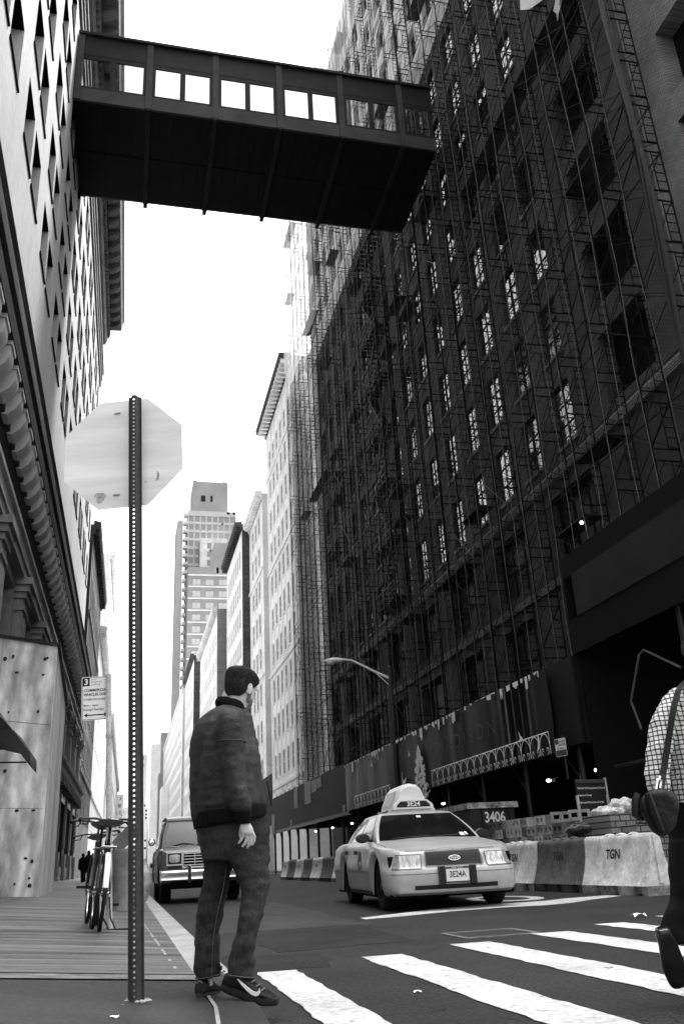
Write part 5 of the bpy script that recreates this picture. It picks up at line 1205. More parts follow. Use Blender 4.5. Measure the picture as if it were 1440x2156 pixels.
for x in (-.225, .225):
    mb = MB(); mb.box(x-.042, x+.042, -.055, .03, .33, .565); bgo = mb.build('bumper_guard', M_trim, TX, local=True)
mb = MB(); mb.box(-.165, .165, -.028, .02, .36, .545); npl = mb.build('number_plate', M_signw, TX, local=True)
mb = MB(); mb.box(-.172, .172, -.031, -.0285, .528, .552); mb.box(-.172, .172, -.031, -.0285, .352, .366); mb.build('plate_frame', mat('plate_frame', .05, .4), npl, local=True)
lettering('3E24A', .115, frame_m((0, -.0300, .452), (1, 0, 0), (0, 0, 1)), M_ink, npl, .78, .001, bold=.001, world=False)
lettering('NEW YORK', .028, frame_m((0, -.0322, .540), (1, 0, 0), (0, 0, 1)), M_signw, npl, 1.1, .0005, world=False)
# wipers, inspection stickers, toll tag, driver's forearm seen as dashboard shapes
mb = MB()
for a0, a1 in ((-.75, .02), (-.05, .62)): mb.path([cb.front(a0+.05, .06, .022), cb.front(lerp(a0, a1, .5), .085, .03), cb.front(a1, .11, .022)], .009, 5)
mb.build('wiper', M_trim, TX, local=True)
mb = MB()
for (a0, a1, v0, v1) in ((.64, .73, .10, .21), (.75, .80, .12, .22)): mb = MB(); grid(mb, lambda a, v: cb.front(a, v, .011), a0, a1, v0, v1, 2, 2); mb.build('windscreen_sticker', M_signw, TX, local=True)
mb = MB(); grid(mb, lambda a, v: cb.front(a, v, .011), -.06, .05, .80, .87, 2, 2); mb.build('windscreen_sticker', M_signw, TX, local=True)
# roof box
mb = MB(); sec = [(-.31, 0), (-.30, .06), (-.20, .30), (-.12, .385), (0, .41), (.12, .385), (.20, .30), (.30, .06), (.31, 0)]
mb.loft([[V((x*k, y, 1.475+z*k2)) for x, z in sec] for y, k, k2 in ((2.42, .88, .86), (2.46, .97, .97), (2.52, 1, 1), (3.5, 1, 1), (3.6, .95, .95))]); rb = mb.build('roof_sign', mat('roof_sign_white', .62, .4, noise=(3, .1)), TX, local=True)
mb = MB(); mb.loft([[V((sg_*x*1.012, y, 1.478+z*1.012)) for x, z in ((.30, .06), (.25, .18), (.20, .295))] for sg_ in (-1,) for y in (2.62, 3.42)], cap=False, closed=False); mb.loft([[V((x*1.012, y, 1.478+z*1.012)) for x, z in ((.30, .06), (.25, .18), (.20, .295))] for y in (2.62, 3.42)], cap=False, closed=False); mb.build('poster', mat('poster_grey', .2, .3, noise=(5, .7)), rb, local=True)
mb = MB(); mb.loft([[V((x, y, z)) for x, z in ((-.35, 1.455), (-.33, 1.53), (-.24, 1.60), (.24, 1.60), (.33, 1.53), (.35, 1.455))] for y in (2.28, 2.45)], sm=False); nb = mb.build('number_box', mat('number_box_white', .62, .4), TX, local=True)
mb = MB(); mb.prism([(-.29, 1.485), (-.28, 1.525), (-.215, 1.58), (.215, 1.58), (.28, 1.525), (.29, 1.485)], (0, 2.2795, 0), (1, 0, 0), (0, 0, 1), (0, -.003, 0)); mb.build('number_field', M_ink, nb, local=True)
lettering('3E24', .105, frame_m((0, 2.2745, 1.532), (1, 0, 0), (0, 0, 1)), M_signw, nb, 1.1, .001, bold=.0015, world=False)
mb = MB(); mb.box(-.40, .40, 2.42, 2.50, 1.425, 1.462); mb.box(-.40, .40, 3.3, 3.38, 1.425, 1.475); mb.build('roof_rack', M_chrome, TX, local=True)
# --- the old square car parked at the kerb
TR = empty('old_car', (1.74, 21.6, 0), R(1.0), label='old square chrome-fronted utility car parked at the kerb behind the standing man', cat='car')
ht = Hull(4.5, .97, .86, .03, .26, .86, (.95, 3.55), .46, .42, .42, [(0, 1.10), (.3, 1.13), (1.2, 1.19), (2, 1.2), (4.5, 1.2)],
    [0, .05, .15, .35, .55, .7, .85, .93, .97, 1], [(0, .03), (.1, 0), (.8, .0), (.93, .01), (1, .05)], [(0, .03), (.15, .01), (.4, 0), (.6, .02), (.62, .0), (.9, .01), (1, .05)], crown=.04)
tb = ht.skin().build('body', M_tpaint, TR, local=True, sharp=40)
mb = MB(); mb.box(-.9, .9, .15, 4.3, .30, .8); mb.build('underbody', M_under, TR, local=True)
ct = Cabin(1.35, 1.80, 4.40, 4.3, .88, .74, 1.17, 1.86, bulge=.05, crown=.07)
ct.skin().build('roof', M_tpaint, TR, local=True)
mb = MB(); mb.loft([[V((ct.front(a, 1).x*1.02, ct.front(a, 1).y-.03+q, 1.86+dz)) for a in [-1+2*i/10 for i in range(11)]] for q, dz in ((0, 0), (-.01, .05), (.15, .095), (1.2, .11), (2.4, .09))], cap=False, closed=False); mb.build('roof_cap', M_troof, TR, local=True)
mb = MB(); grid(mb, lambda a, v: ct.front(a, v, .008), -.91, .91, .08, .9, 10, 5); mb.build('windshield', mat('car_windscreen', .03, .03, spec=1.0, noise=(2, .4)), TR, local=True)
for sg in (-1, 1):
    for f0, f1 in ((.05, .36), (.4, .95)):
        mb = MB(); mb.loft([[ct.side(sg, lerp(f0, f1, i/6), v, .006) for i in range(7)] for v in (.1, .5, .88)], cap=False, closed=False); mb.build('side_window', M_cglass, TR, local=True)
    for y in (.95, 3.55): car_wheel(TR, sg*.80, y, .40, .24, .21)
    x0 = sg*.66
    mb = MB(); mb.box(min(x0-.155, x0+.155), max(x0-.155, x0+.155), -.012, .03, .84, 1.055); hb_ = mb.build('headlight_bezel', M_trim, TR, local=True)
    mb = MB(); mb.loft([[V((x0+.118*math.copysign(abs(math.cos(a))**.4, math.cos(a))*k, y, .948+.085*math.copysign(abs(math.sin(a))**.4, math.sin(a))*k)) for a in [6.283*q/24+.01 for q in range(24)]] for k, y in ((1, -.013), (1, -.022), (.7, -.030), (.3, -.034))]); mb.build('headlight', M_lens, hb_, local=True)
    mb = MB()
    for a in ((-.175, -.158, .80, 1.08), (.158, .175, .80, 1.08), (-.158, .158, 1.062, 1.08), (-.158, .158, .80, .825)): mb.box(x0+a[0], x0+a[1], -.03, .03, a[2], a[3])
    mb.build('bezel_trim', M_chr, hb_, local=True)
    mb = MB(); mb.box(x0-.15, x0+.15, -.02, .02, .735, .785); mb.build('side_lamp', M_trim, TR, local=True)
    mb = MB(); mb.lathe((sg*1.12, 1.5, 1.36), [(.0, 0), (.085, .01), (.09, .03), (.06, .06), (0, .07)], 14, axis=(0, -1, 0)); mb.bar((sg*.93, 1.55, 1.3), (sg*1.12, 1.52, 1.36), .012, 5); mb.build('mirror', M_chr, TR, local=True)
    mb = MB(); mb.loft([[V((sg*.33+w, y, z)) for w, z in ((-.035, .42), (-.035, .76), (0, .80), (.035, .76), (.035, .42))] for y in (-.24, -.17)], sm=False); gq = mb.build('bumper_guard', M_trim, TR, local=True)
    mb = MB(); mb.path([(sg*.33-.035, -.245, .60), (sg*.33-.035, -.245, .76), (sg*.33, -.245, .80), (sg*.33+.035, -.245, .76), (sg*.33+.035, -.245, .60)], .009, 5); mb.build('guard_edge', M_chr, gq, local=True)
mb = MB(); mb.box(-.455, .455, -.008, .03, .77, 1.06); gt = mb.build('grille', M_under, TR, local=True)
mb = MB()
for z in (.80, .863, .926, .989, 1.045): mb.box(-.44, .44, -.022, -.008, z-.008, z+.008)
for x in (-.2, .0, .2): mb.box(x-.006, x+.006, -.018, -.008, .78, 1.05)
mb.build('grille_bar', M_chr, gt, local=True)
mb = MB(); 
for a in ((-.475, .475, 1.062, 1.10), (-.475, .475, .735, .768), (-.478, -.456, .768, 1.062), (.456, .478, .768, 1.062), (-.87, -.478, 1.085, 1.115), (.478, .87, 1.085, 1.115)): mb.box(a[0], a[1], -.034, .03, a[2], a[3])
mb.build('grille_surround', M_chr, gt, local=True)
mb = MB(); prf = [(-.06, .46), (-.15, .47), (-.165, .5), (-.155, .56), (-.165, .60), (-.165, .66), (-.14, .69), (-.06, .70)]
mb.loft([[V((x, y+dy, z)) for y, z in prf] for x, dy in ((-.99, .12), (-.96, .02), (-.85, 0), (.85, 0), (.96, .02), (.99, .12))], sm=True); mb.build('bumper', M_chr, TR, local=True, sharp=25)
mb = MB(); mb.box(-.75, .1, -.0, .05, .34, .45); mb.build('valance', M_under, TR, local=True)
for x in (-.7, .7): mb = MB(); mb.box(x-.02, x+.2, .55, .62, 1.215, 1.225); mb.build('hood_louvre', M_chr, TR, local=True)
mb = MB()
mb.prism([(-.12, 0), (.12, .02), (.14, .05), (-.1, .035)], (-.2, .7, 1.232), (1, 0, 0), (0, 1, 0), (0, 0, .006)); mb.build('hood_louvre', M_chr, TR, local=True)
mb = MB(); 
for a0, a1 in ((-.75, -.1), (-.1, .5)): mb.path([ct.front(a0, .08, .03), ct.front(lerp(a0, a1, .5), .16, .035), ct.front(a1, .10, .03)], .012, 5)
mb.build('wiper', M_trim, TR, local=True)
# a white van far behind it
vn = empty('far_van', (5.6, 190, 0), label='tiny pale van far down the street above the old car', cat='van')
mb = MB(); mb.loft([[V((5.6+x, y, z)) for x, z in ((-1, .4), (-1, 1.9), (-.85, 2.4), (.85, 2.4), (1, 1.9), (1, .4))] for y in (190, 195)], sm=False); mb.build('body', M_whited, vn); mb = MB(); mb.box(4.8, 6.4, 189.9, 189.98, 1.4, 2.1); mb.build('windshield', M_cglass, vn)
mb = MB(); mb.box(4.7, 5.0, 189.8, 190.4, 0, .5); mb.box(6.2, 6.5, 189.8, 190.4, 0, .5); mb.build('wheel', M_tyre, vn)
# ---------------------------------------------------------------- people
_cm = camo.matrix_world.to_3x3(); _cl = camo.matrix_world.translation; _f = 30.196/36*2156
def at(x, y, Y):
    """world point at street depth Y on the sight line of a photo position"""
    d = _cm @ V((x-720, 1078-y, -_f)); return _cl+d*((Y-_cl.y)/d.y)
def ring(xl, yl, xr, yr, Yc, hd, n=20, sq=.85):
    a, b = at(xl, yl, Yc), at(xr, yr, Yc); c = (a+b)/2; u = (b-a)/2; w = V((0, hd, 0))
    f = lambda t: math.copysign(abs(t)**sq, t)
    return [c+u*f(math.cos(6.28318*k/n))+w*f(math.sin(6.28318*k/n)) for k in range(n)]
def union(name, mbs, m, parent, vox, noise=None, smooth=6, local=False):
    """voxel-join closed lofts into one continuous skin, smooth it, add folds"""
    me = bpy.data.meshes.new(name); vs, fs = [], []
    for mb in mbs:
        i = len(vs); vs += mb.v; fs += [tuple(i+k for k in f) for f in mb.f]
    me.from_pydata(vs, [], fs); me.update()
    t = bpy.data.objects.new('tmp', me); COL.objects.link(t)
    md = t.modifiers.new('r', 'REMESH'); md.mode = 'VOXEL'; md.voxel_size = vox
    sm_ = t.modifiers.new('s', 'SMOOTH'); sm_.iterations = smooth; sm_.factor = .5
    dg = bpy.context.evaluated_depsgraph_get(); out = bpy.data.meshes.new_from_object(t.evaluated_get(dg)); bpy.data.objects.remove(t)
    ra = out.attributes.new('rest', 'FLOAT_VECTOR', 'POINT')
    if noise: ra.data.foreach_set('vector', [c for v in out.vertices for c in v.co])
    if noise:
        for v in out.vertices:
            n = v.normal; d = -.003
            for (sc, amp) in noise: d += amp*mnoise.noise(V((v.co.x*sc[0], v.co.y*sc[1], v.co.z*sc[2])))
            v.co += n*d
    for p in out.polygons: p.use_smooth = True
    out.name = name; out.materials.clear(); out.materials.append(m); out.update()
    o = raw(name, out, parent)
    if parent and parent.type == 'EMPTY' and not local: o.matrix_parent_inverse = Matrix.LocRotScale(parent.location, parent.rotation_euler, None).inverted()
    return o
def loft_mb(rings):
    mb = MB(); mb.loft(rings); return mb
def tube_mb(pts, r, n=10):
    mb = MB(); mb.path(pts, r, n); e = V(pts[-1]); q = r[-1] if isinstance(r, list) else r; mb2 = MB(); mb2.ell(e, (q*.98, q*.98, q*.98), 6)
    i = len(mb.v); mb.v += mb2.v; mb.f += [tuple(i+k for k in f) for f in mb2.f]; mb.m += mb2.m; mb.s += mb2.s
    return mb
M_skin = mat('skin', .42, .5, noise=(9, .1), fine=(60, .06), bump=(120, .1)); M_hair = mat('dark_hair', .010, .55, noise=(30, .5), bump=(160, .6), stretch=(1, 1, .3)); M_beard = mat('short_beard', .10, .8, noise=(120, .8))
M_suede = mat('suede_jacket', .017, .7, noise=(4.5, .6), fine=(24, .45), bump=(50, .4), spec=.35); M_rib = mat('ribbed_knit', .004, .9, bump=(140, .4)); M_denim = mat('dark_denim', .026, .85, noise=(4, .6), fine=(60, .35), bump=(90, .35), stretch=(1, 1, .6), spec=.15); M_stitch = mat('denim_seam', .085, .8, noise=(40, .5))
M_shoe = mat('black_trainer', .010, .5, noise=(8, .4), bump=(60, .3)); M_sole = mat('trainer_sole', .016, .55, noise=(10, .5)); M_lace = mat('white_detail', .7, .6)
def head_mb(o, fwd, up, s=1.0):
    """lofted skull and face; fwd = facing, up = crown direction"""
    fwd = V(fwd).normalized(); up = V(up); up = (up-fwd*up.dot(fwd)).normalized(); lf = up.cross(fwd)
    prof = [(-.055, -.075, .028, .050), (-.03, -.078, .03, .052), (-.008, -.072, .062, .050), (.006, -.065, .083, .048), (.025, -.062, .090, .055), (.05, -.07, .089, .062), (.065, -.078, .087, .066), (.085, -.086, .092, .070), (.115, -.095, .086, .073), (.14, -.101, .094, .077), (.165, -.104, .093, .079), (.19, -.101, .083, .076), (.212, -.088, .062, .064), (.226, -.06, .034, .044), (.233, -.02, .0, .014)]
    def P(z, th, k=1.0, off=0):
        for (a, b) in zip(prof, prof[1:]):
            if z <= b[0]: t = (z-a[0])/(b[0]-a[0]); q = [lerp(a[i], b[i], t) for i in range(4)]; break
        else: q = prof[-1]
        cx, rx = (q[1]+q[2])/2, (q[2]-q[1])/2; f = lambda t: math.copysign(abs(t)**.9, t)
        return o+(fwd*(cx+(rx+off)*f(math.cos(th)))+lf*((q[3]+off)*f(math.sin(th)))+up*z)*s
    n = 24
    mb = MB(); mb.loft([[P(p[0], 6.28318*k/n) for k in range(n)] for p in prof])
    W = lambda x, y, z: o+(fwd*x+lf*y+up*z)*s
    nose = MB(); nose.loft([[W(x, y*w, z) for x, y in ((.085, -1), (fx, 0), (.085, 1))] for z, fx, w in ((.125, .094, .008), (.10, .106, .010), (.082, .117, .014), (.074, .112, .016), (.068, .095, .014))])
    lips = MB(); lips.ell(W(.088, 0, .047), (.009*s, .024*s, .008*s), 6, ax=(fwd, lf, up))
    return P, W, [mb, nose, lips], (fwd, lf, up)
# ---- the man at the kerb
YM = 5.0
MN = empty('person', at(460, 2100, YM), label='man in a dark suede jacket and jeans looking down as he steps off the kerb', cat='person')
ho = at(506, 1490, YM); hf = V((math.cos(R(40)), math.sin(R(40)), -.34)); hu = V((.22, .16, 1))
hc = at(507, 1447, YM)
fw = hf.normalized(); upv = (hu-fw*hu.dot(fw)).normalized()
ho = hc-upv*.125-fw*(-.004)
hP, hW, hmbs, hax = head_mb(ho, hf, hu, 1.02)
neck = tube_mb([at(478, 1500, YM+.02), at(484, 1482, YM+.015), at(492, 1462, YM+.01), at(500, 1445, YM+.01)], [.066, .062, .060, .058], 14)
ear_c = hW(-.008, -.078, .098)
ear = MB(); ear.ell(ear_c, (.018, .009, .033), 8, ax=(hax[0]*.95-hax[1]*.35, hax[1], hax[2])); ear2 = MB(); ear2.ell(hW(-.008, .078, .098), (.018, .009, .033), 8, ax=(hax[0], hax[1], hax[2]))
conch = MB(); conch.ell(hW(-.006, -.0862, .096), (.008, .004, .014), 6, ax=hax)
earr = MB(); earr.path([hW(-.008+.017*math.cos(a), -.083, .098+.031*math.sin(a)) for a in [R(-60+i*28) for i in range(10)]], .0042, 6)
# torso core, legs core
tor = loft_mb([ring(464, 1502, 506, 1508, YM, .06), ring(436, 1522, 518, 1524, YM+.01, .16), ring(412, 1600, 530, 1600, YM, .20), ring(415, 1700, 540, 1700, YM, .18), ring(446, 1780, 545, 1780, YM, .11)])
legR = loft_mb([ring(490, 1780, 560, 1780, YM-.07, .07), ring(524, 1875, 550, 1875, YM-.09, .05), ring(500, 2010, 522, 2010, YM-.12, .035), ring(486, 2078, 512, 2078, YM-.13, .04)])
legL = loft_mb([ring(442, 1790, 484, 1790, YM+.06, .06), ring(436, 1875, 466, 1875, YM+.07, .05), ring(425, 2010, 452, 2010, YM+.06, .035), ring(426, 2078, 448, 2074, YM+.05, .035)])
YA = YM-.23
armR = loft_mb([ring(468, 1510, 502, 1510, YA+.03, .05), ring(465, 1600, 508, 1600, YA, .045), ring(484, 1690, 520, 1690, YA, .04), ring(504, 1725, 526, 1725, YA, .026), ring(506, 1738, 527, 1738, YA-.005, .022)])
# right hand: palm, four bent fingers, thumb
hand = [loft_mb([ring(506, 1733, 527, 1733, YA-.003, .022), ring(506, 1742, 532, 1742, YA-.01, .021), ring(508, 1752, 535, 1752, YA-.015, .018), ring(511, 1757, 535, 1757, YA-.016, .014)])]
for pts, r in (([(532, 1753), (536, 1762), (535, 1771), (531, 1779)], .0088), ([(526, 1755), (528.5, 1765), (526, 1776), (521, 1784)], .0092), ([(519, 1756), (520, 1766), (516, 1776), (511, 1782)], .0088), ([(512.5, 1755), (511, 1763), (507, 1770), (503, 1775)], .0078)):
    hand.append(tube_mb([at(p[0], p[1], YA-.016+.004*i) for i, p in enumerate(pts)], [r*1.08, r*1.04, r*.95, r*.78], 8))
hand.append(tube_mb([at(509, 1741, YA+.012), at(507.5, 1752, YA+.02), at(507, 1760, YA+.022), at(509, 1767, YA+.018)], [.012, .0115, .0105, .008], 8))
armL = loft_mb([ring(470, 1510, 505, 1510, YM+.20, .05), ring(476, 1600, 520, 1600, YM+.24, .045), ring(500, 1690, 540, 1690, YM+.22, .04), ring(522, 1735, 545, 1735, YM+.18, .028)])
handL = [loft_mb([ring(522, 1733, 545, 1733, YM+.18, .024), ring(524, 1750, 549, 1750, YM+.17, .018), ring(528, 1760, 549, 1760, YM+.165, .014)])]
for i in range(4): x = 530+5.5*i; handL.append(tube_mb([at(x, 1758, YM+.165), at(x+1, 1768, YM+.16), at(x-1, 1777, YM+.155), at(x-5, 1782-i, YM+.155)], [.0095, .0092, .0085, .007], 8))
handL.append(tube_mb([at(526, 1742, YM+.155), at(527, 1754, YM+.14), at(528, 1764, YM+.135)], [.012, .0105, .008], 8))
body = union('body', hmbs+[neck, ear, ear2, earr, tor, legR, legL, armR, armL]+hand+handL, M_skin, MN, .0042, smooth=2)
conch.build('ear_shadow', M_beard, MN) if False else None
mb = MB(); n = 26                       # hair: cap of short hair with a nape line and sideburns
rows = []
def hair_ring(z, a0, off): return [hP(z, a0+(6.28318-2*a0)*k/n, off=off) for k in range(n+1)]
for z, a0, off in ((.042, 2.25, .003), (.055, 2.0, .006), (.075, 1.83, .007), (.10, 1.78, .008), (.118, 1.70, .006), (.122, 1.22, .005), (.15, 1.05, .007), (.172, .80, .010), (.19, .42, .012), (.205, .12, .013), (.219, .02, .012), (.232, .0, .013)): rows.append(hair_ring(z, a0, off))
rows.append([hW(-.03, 0, .246)]*(n+1))
mb.loft(rows, cap=False, closed=False)
inn = [hair_ring(.042, 2.25, -.004)]+[hair_ring(z, a0, -.004) for z, a0 in ((.10, 1.78), (.15, .98), (.19, .42))]
mb.v = [tuple(V(p)+(V(p)-hc).normalized()*(.0035*mnoise.noise(V(p)*70)+.004*mnoise.noise(V(p)*24))) for p in mb.v]
hr = mb.build('hair', M_hair, MN, sharp=180)
mb = MB(); mb.loft([[hP(z, lerp(-.10, -1.35, k/12), off=.0022) for k in range(13)] for z in (-.006, .008, .022, .036, .05, .062)], cap=False, closed=False); mb.loft([[hP(z, lerp(.10, 1.35, k/12), off=.0022) for k in range(13)] for z in (-.006, .008, .022, .036, .05, .062)], cap=False, closed=False); mb.loft([[hP(z, lerp(-1.35, -1.62, k/4), off=.0025) for k in range(5)] for z in (.03, .06, .09, .12)], cap=False, closed=False)
mb.build('beard', M_beard, MN, sharp=180)
mb = MB()
for s in (-1, 1): mb.ell(hW(.076, .031*s, .116), (.010, .014, .007), 6, ax=hax); mb.path([hW(.089, .014*s, .135), hW(.086, .032*s, .140), hW(.073, .05*s, .136)], .004, 5)
mb.build('eyes_and_brows', M_hair, MN)
# jacket
jt = loft_mb([ring(466, 1481, 508, 1492, YM, .075), ring(444, 1492, 519, 1499, YM+.01, .15), ring(424, 1507, 526, 1510, YM+.015, .205), ring(408, 1530, 531, 1530, YM+.015, .235), ring(401, 1560, 538, 1560, YM+.01, .245), ring(399, 1600, 546, 1600, YM, .25), ring(398, 1640, 551, 1638, YM, .25), ring(399, 1680, 556, 1670, YM, .25), ring(400, 1706, 560, 1692, YM, .245), ring(404, 1720, 560, 1700, YM, .225), ring(408, 1728, 556, 1705, YM, .2)])
sl = loft_mb([ring(474, 1490, 497, 1493, YM-.14, .06), ring(462, 1502, 507, 1504, YA+.02, .085), ring(455, 1522, 513, 1522, YA, .092), ring(452.5, 1547, 515.5, 1547, YA-.005, .092), ring(454, 1580, 517, 1580, YA-.008, .088), ring(457, 1612, 517, 1612, YA-.008, .084), ring(462, 1643, 518, 1643, YA-.008, .080), ring(469, 1672, 521, 1670, YA-.008, .078), ring(474, 1688, 528, 1684, YA-.008, .076), ring(481, 1702, 531, 1698, YA-.008, .068), ring(490, 1712, 530, 1710, YA-.008, .055)])
sl2 = loft_mb([ring(478, 1492, 500, 1494, YM+.12, .06), ring(470, 1510, 512, 1510, YM+.20, .085), ring(468, 1600, 526, 1600, YM+.23, .08), ring(494, 1690, 546, 1690, YM+.22, .07), ring(512, 1718, 548, 1716, YM+.19, .05)])
FOLD = [((9, 9, 5), .016), ((20, 20, 9), .009), ((9, 9, 34), .006)]
jk = union('jacket', [jt, sl, sl2], M_suede, MN, .012, FOLD, 4)
def band_mb(rows_): return loft_mb(rows_)
col = loft_mb([ring(455, 1487, 517, 1504, YM+.005, .10), ring(452, 1478, 517, 1495, YM+.005, .098), ring(456, 1469, 516, 1484, YM+.005, .090), ring(460, 1466.5, 513, 1480, YM+.005, .082), ring(466, 1472, 508, 1486, YM+.005, .07), ring(468, 1486, 506, 1494, YM+.005, .06)])
union('collar', [col], M_rib, MN, .008, smooth=2)
union('hem', [loft_mb([ring(403, 1714, 560, 1694, YM, .235), ring(405, 1722, 561, 1702, YM, .235), ring(408, 1746, 561, 1722, YM, .225), ring(412, 1747, 557, 1722, YM, .20)])], M_rib, MN, .010, smooth=3)
union('cuff', [loft_mb([ring(489, 1708, 531, 1706, YA-.008, .054), ring(492, 1716, 531, 1714, YA-.008, .05), ring(500, 1735, 529, 1733, YA-.006, .038), ring(503, 1736, 527, 1734, YA-.006, .03)])], M_rib, MN, .007, smooth=2)
union('cuff', [loft_mb([ring(512, 1714, 549, 1712, YM+.19, .05), ring(520, 1736, 548, 1734, YM+.18, .036)])], M_rib, MN, .007, smooth=2)
mb = MB(); rg = ring(454, 1563, 517, 1563, YA-.008, .0945, 28); mb.path([p for p in rg], .0035, 5, closed=True); mb.build('sleeve_seam', M_suede, jk)
# jeans
hip = loft_mb([ring(409, 1728, 562, 1712, YM, .19), ring(410, 1745, 566, 1738, YM, .19), ring(414, 1768, 570, 1766, YM, .18), ring(422, 1795, 569, 1792, YM, .165), ring(428, 1812, 566, 1812, YM-.005, .14)])
jr = loft_mb([ring(472, 1785, 568, 1785, YM-.06, .11), ring(487, 1822, 567, 1820, YM-.075, .105), ring(497, 1850, 568.5, 1848, YM-.085, .098), ring(505, 1874, 568, 1872, YM-.095, .092), ring(504, 1901, 562, 1898, YM-.10, .088), ring(500, 1935, 553, 1933, YM-.11, .084), ring(496, 1964, 546, 1962, YM-.12, .082), ring(489, 1990, 538.5, 1988, YM-.125, .08), ring(484, 2007, 536, 2005, YM-.13, .08), ring(481, 2024, 538, 2022, YM-.13, .079), ring(477, 2042, 537, 2044, YM-.13, .076), ring(478, 2059, 535, 2064, YM-.13, .074)])
jl = loft_mb([ring(424, 1785, 505, 1785, YM+.05, .115), ring(428.5, 1820, 489, 1820, YM+.065, .108), ring(428, 1848, 486, 1848, YM+.07, .10), ring(421, 1876, 480, 1876, YM+.075, .092), ring(416, 1901, 474, 1901, YM+.075, .088), ring(411.5, 1932, 468, 1932, YM+.07, .084), ring(409.5, 1964, 462, 1964, YM+.065, .08), ring(410, 1995, 464, 1995, YM+.06, .078), ring(409.5, 2025, 466.5, 2025, YM+.055, .077), ring(410.5, 2048, 469, 2044, YM+.05, .076), ring(414, 2068, 468, 2054, YM+.05, .07)])
jn = union('jeans', [hip, jr, jl], M_denim, MN, .0095, [((7, 7, 22), .010), ((5, 5, 9), .008), ((16, 12, 26), .007), ((3, 3, 12), .006)], 3)
mb = MB()
def seam(pts, Yf): mb.path([at(x, y, Yf(i)) for i, (x, y) in enumerate(pts)], .0026, 4)
seam([(479, 1800), (475, 1840), (470, 1872), (461, 1910), (452, 1955), (448, 1995), (447, 2030), (447, 2062)], lambda i: YM-.032+.002*i)
for (L_) in ((477.5, 2051, 535.5, 2056, YM-.13, .0765), (412, 2060, 468, 2047, YM+.05, .0725)): mb.path(ring(*L_, 26), .0025, 4, closed=True)
mb.build('seam', M_stitch, jn)
# shoes
def shoe(name, heel, toe, upn, L=.295, wmul=1.0, swoosh=None, mats=(M_shoe, M_sole)):
    heel, toe = V(heel), V(toe); ax = (toe-heel).normalized(); upn = V(upn); upn = (upn-ax*upn.dot(ax)).normalized(); sd_ = ax.cross(upn)
    T = [(0, .026, .05), (.03, .036, .085), (.12, .039, .098), (.25, .037, .10), (.38, .038, .098), (.5, .043, .082), (.65, .048, .066), (.8, .046, .058), (.92, .036, .05), (.985, .020, .036), (1.0, .008, .024)]
    fq = lambda t: math.copysign(abs(t)**.7, t)
    up_ = MB(); up_.loft([[heel+ax*L*t+sd_*(w*wmul*fq(math.cos(6.28318*k/18)))+upn*(.024+(h-.024)*(.5+.5*fq(math.sin(6.28318*k/18)))) for k in range(18)] for t, w, h in T])
    so_ = MB(); n = 26; out = []
    for k in range(n):
        a = 6.28318*k/n; t = .5+.5*math.cos(a)*1.03; 
        w = .047*abs(math.sin(a))**.62*(.86+.22*t)*(1 if .25 > abs(t-.4) and 0 else 1); out.append((t*L, math.copysign(w, math.sin(a))*wmul))
    so_.loft([[heel+ax*x*k+ax*L*(1-k)*.5+sd_*y*k+upn*(z+.012*max(0, x/L-.8)/.2*(1)) for x, y in out] for z, k in ((0, .95), (.004, 1), (.014, 1.015), (.024, 1.0), (.034, .97))])
    return up_, so_, (heel, ax, upn, sd_)
def make_shoe(heel, toe, upn, parent, L=.295, sw=0, nm='shoe'):
    up_, so_, (h, ax, un, sd_) = shoe('x', heel, toe, upn, L)
    e = union(nm, [up_], M_shoe, parent, .006, [((30, 30, 30), .002)], 3)
    so_.build('sole', M_sole, e)
    mb = MB()
    for s_ in (sw,) if sw else ():
        # curved tick mark on the outer side
        pts = [(.245, .088), (.205, .064), (.180, .050), (.155, .041), (.128, .038), (.108, .041), (.098, .052), (.094, .066), (.108, .056), (.122, .053), (.145, .054), (.17, .060)]
        pts = [(.05, .088), (.09, .066), (.125, .049), (.155, .040), (.178, .039), (.192, .047), (.198, .062), (.188, .078), (.186, .064), (.176, .058), (.155, .058), (.12, .067), (.085, .078)]
        pts = [(x+.02, z) for x, z in pts]
        wv = lambda x: .040+.010*sstep(.10, .20, x)-.006*sstep(.22, .27, x)
        mb.loft([[h+ax*x+sd_*s_*(wv(x)+.004-.02*max(0, (z-.06)/.04)**2)+un*z for x, z in pts], [h+ax*x+sd_*s_*(wv(x)+.001-.02*max(0, (z-.06)/.04)**2)+un*z for x, z in pts]], sm=False)
        mb.build('side_mark', M_lace, e)
    mb = MB()
    for i in range(4): x = .125+.028*i; z = .100-.012*i; mb.path([h+ax*x+sd_*.022+un*(z-.006), h+ax*(x+.012)+un*(z+.004), h+ax*x-sd_*.022+un*(z-.006)], .003, 5)
    mb.path([h+ax*(-.004)+sd_*.014+un*.078, h+ax*(-.008)+un*.088, h+ax*(-.004)-sd_*.014+un*.078], .003, 5); mb.build('lace', mat('grey_lace', .16, .7), e)
    return e
make_shoe(at(466, 2083, YM-.10), at(577, 2120, YM-.22), (-.0, -.15, 1), MN, .30, 1)
make_shoe(at(420, 2107, YM-.02), at(462, 2100, YM+.26), (0, 0, 1), MN, .30, 0)
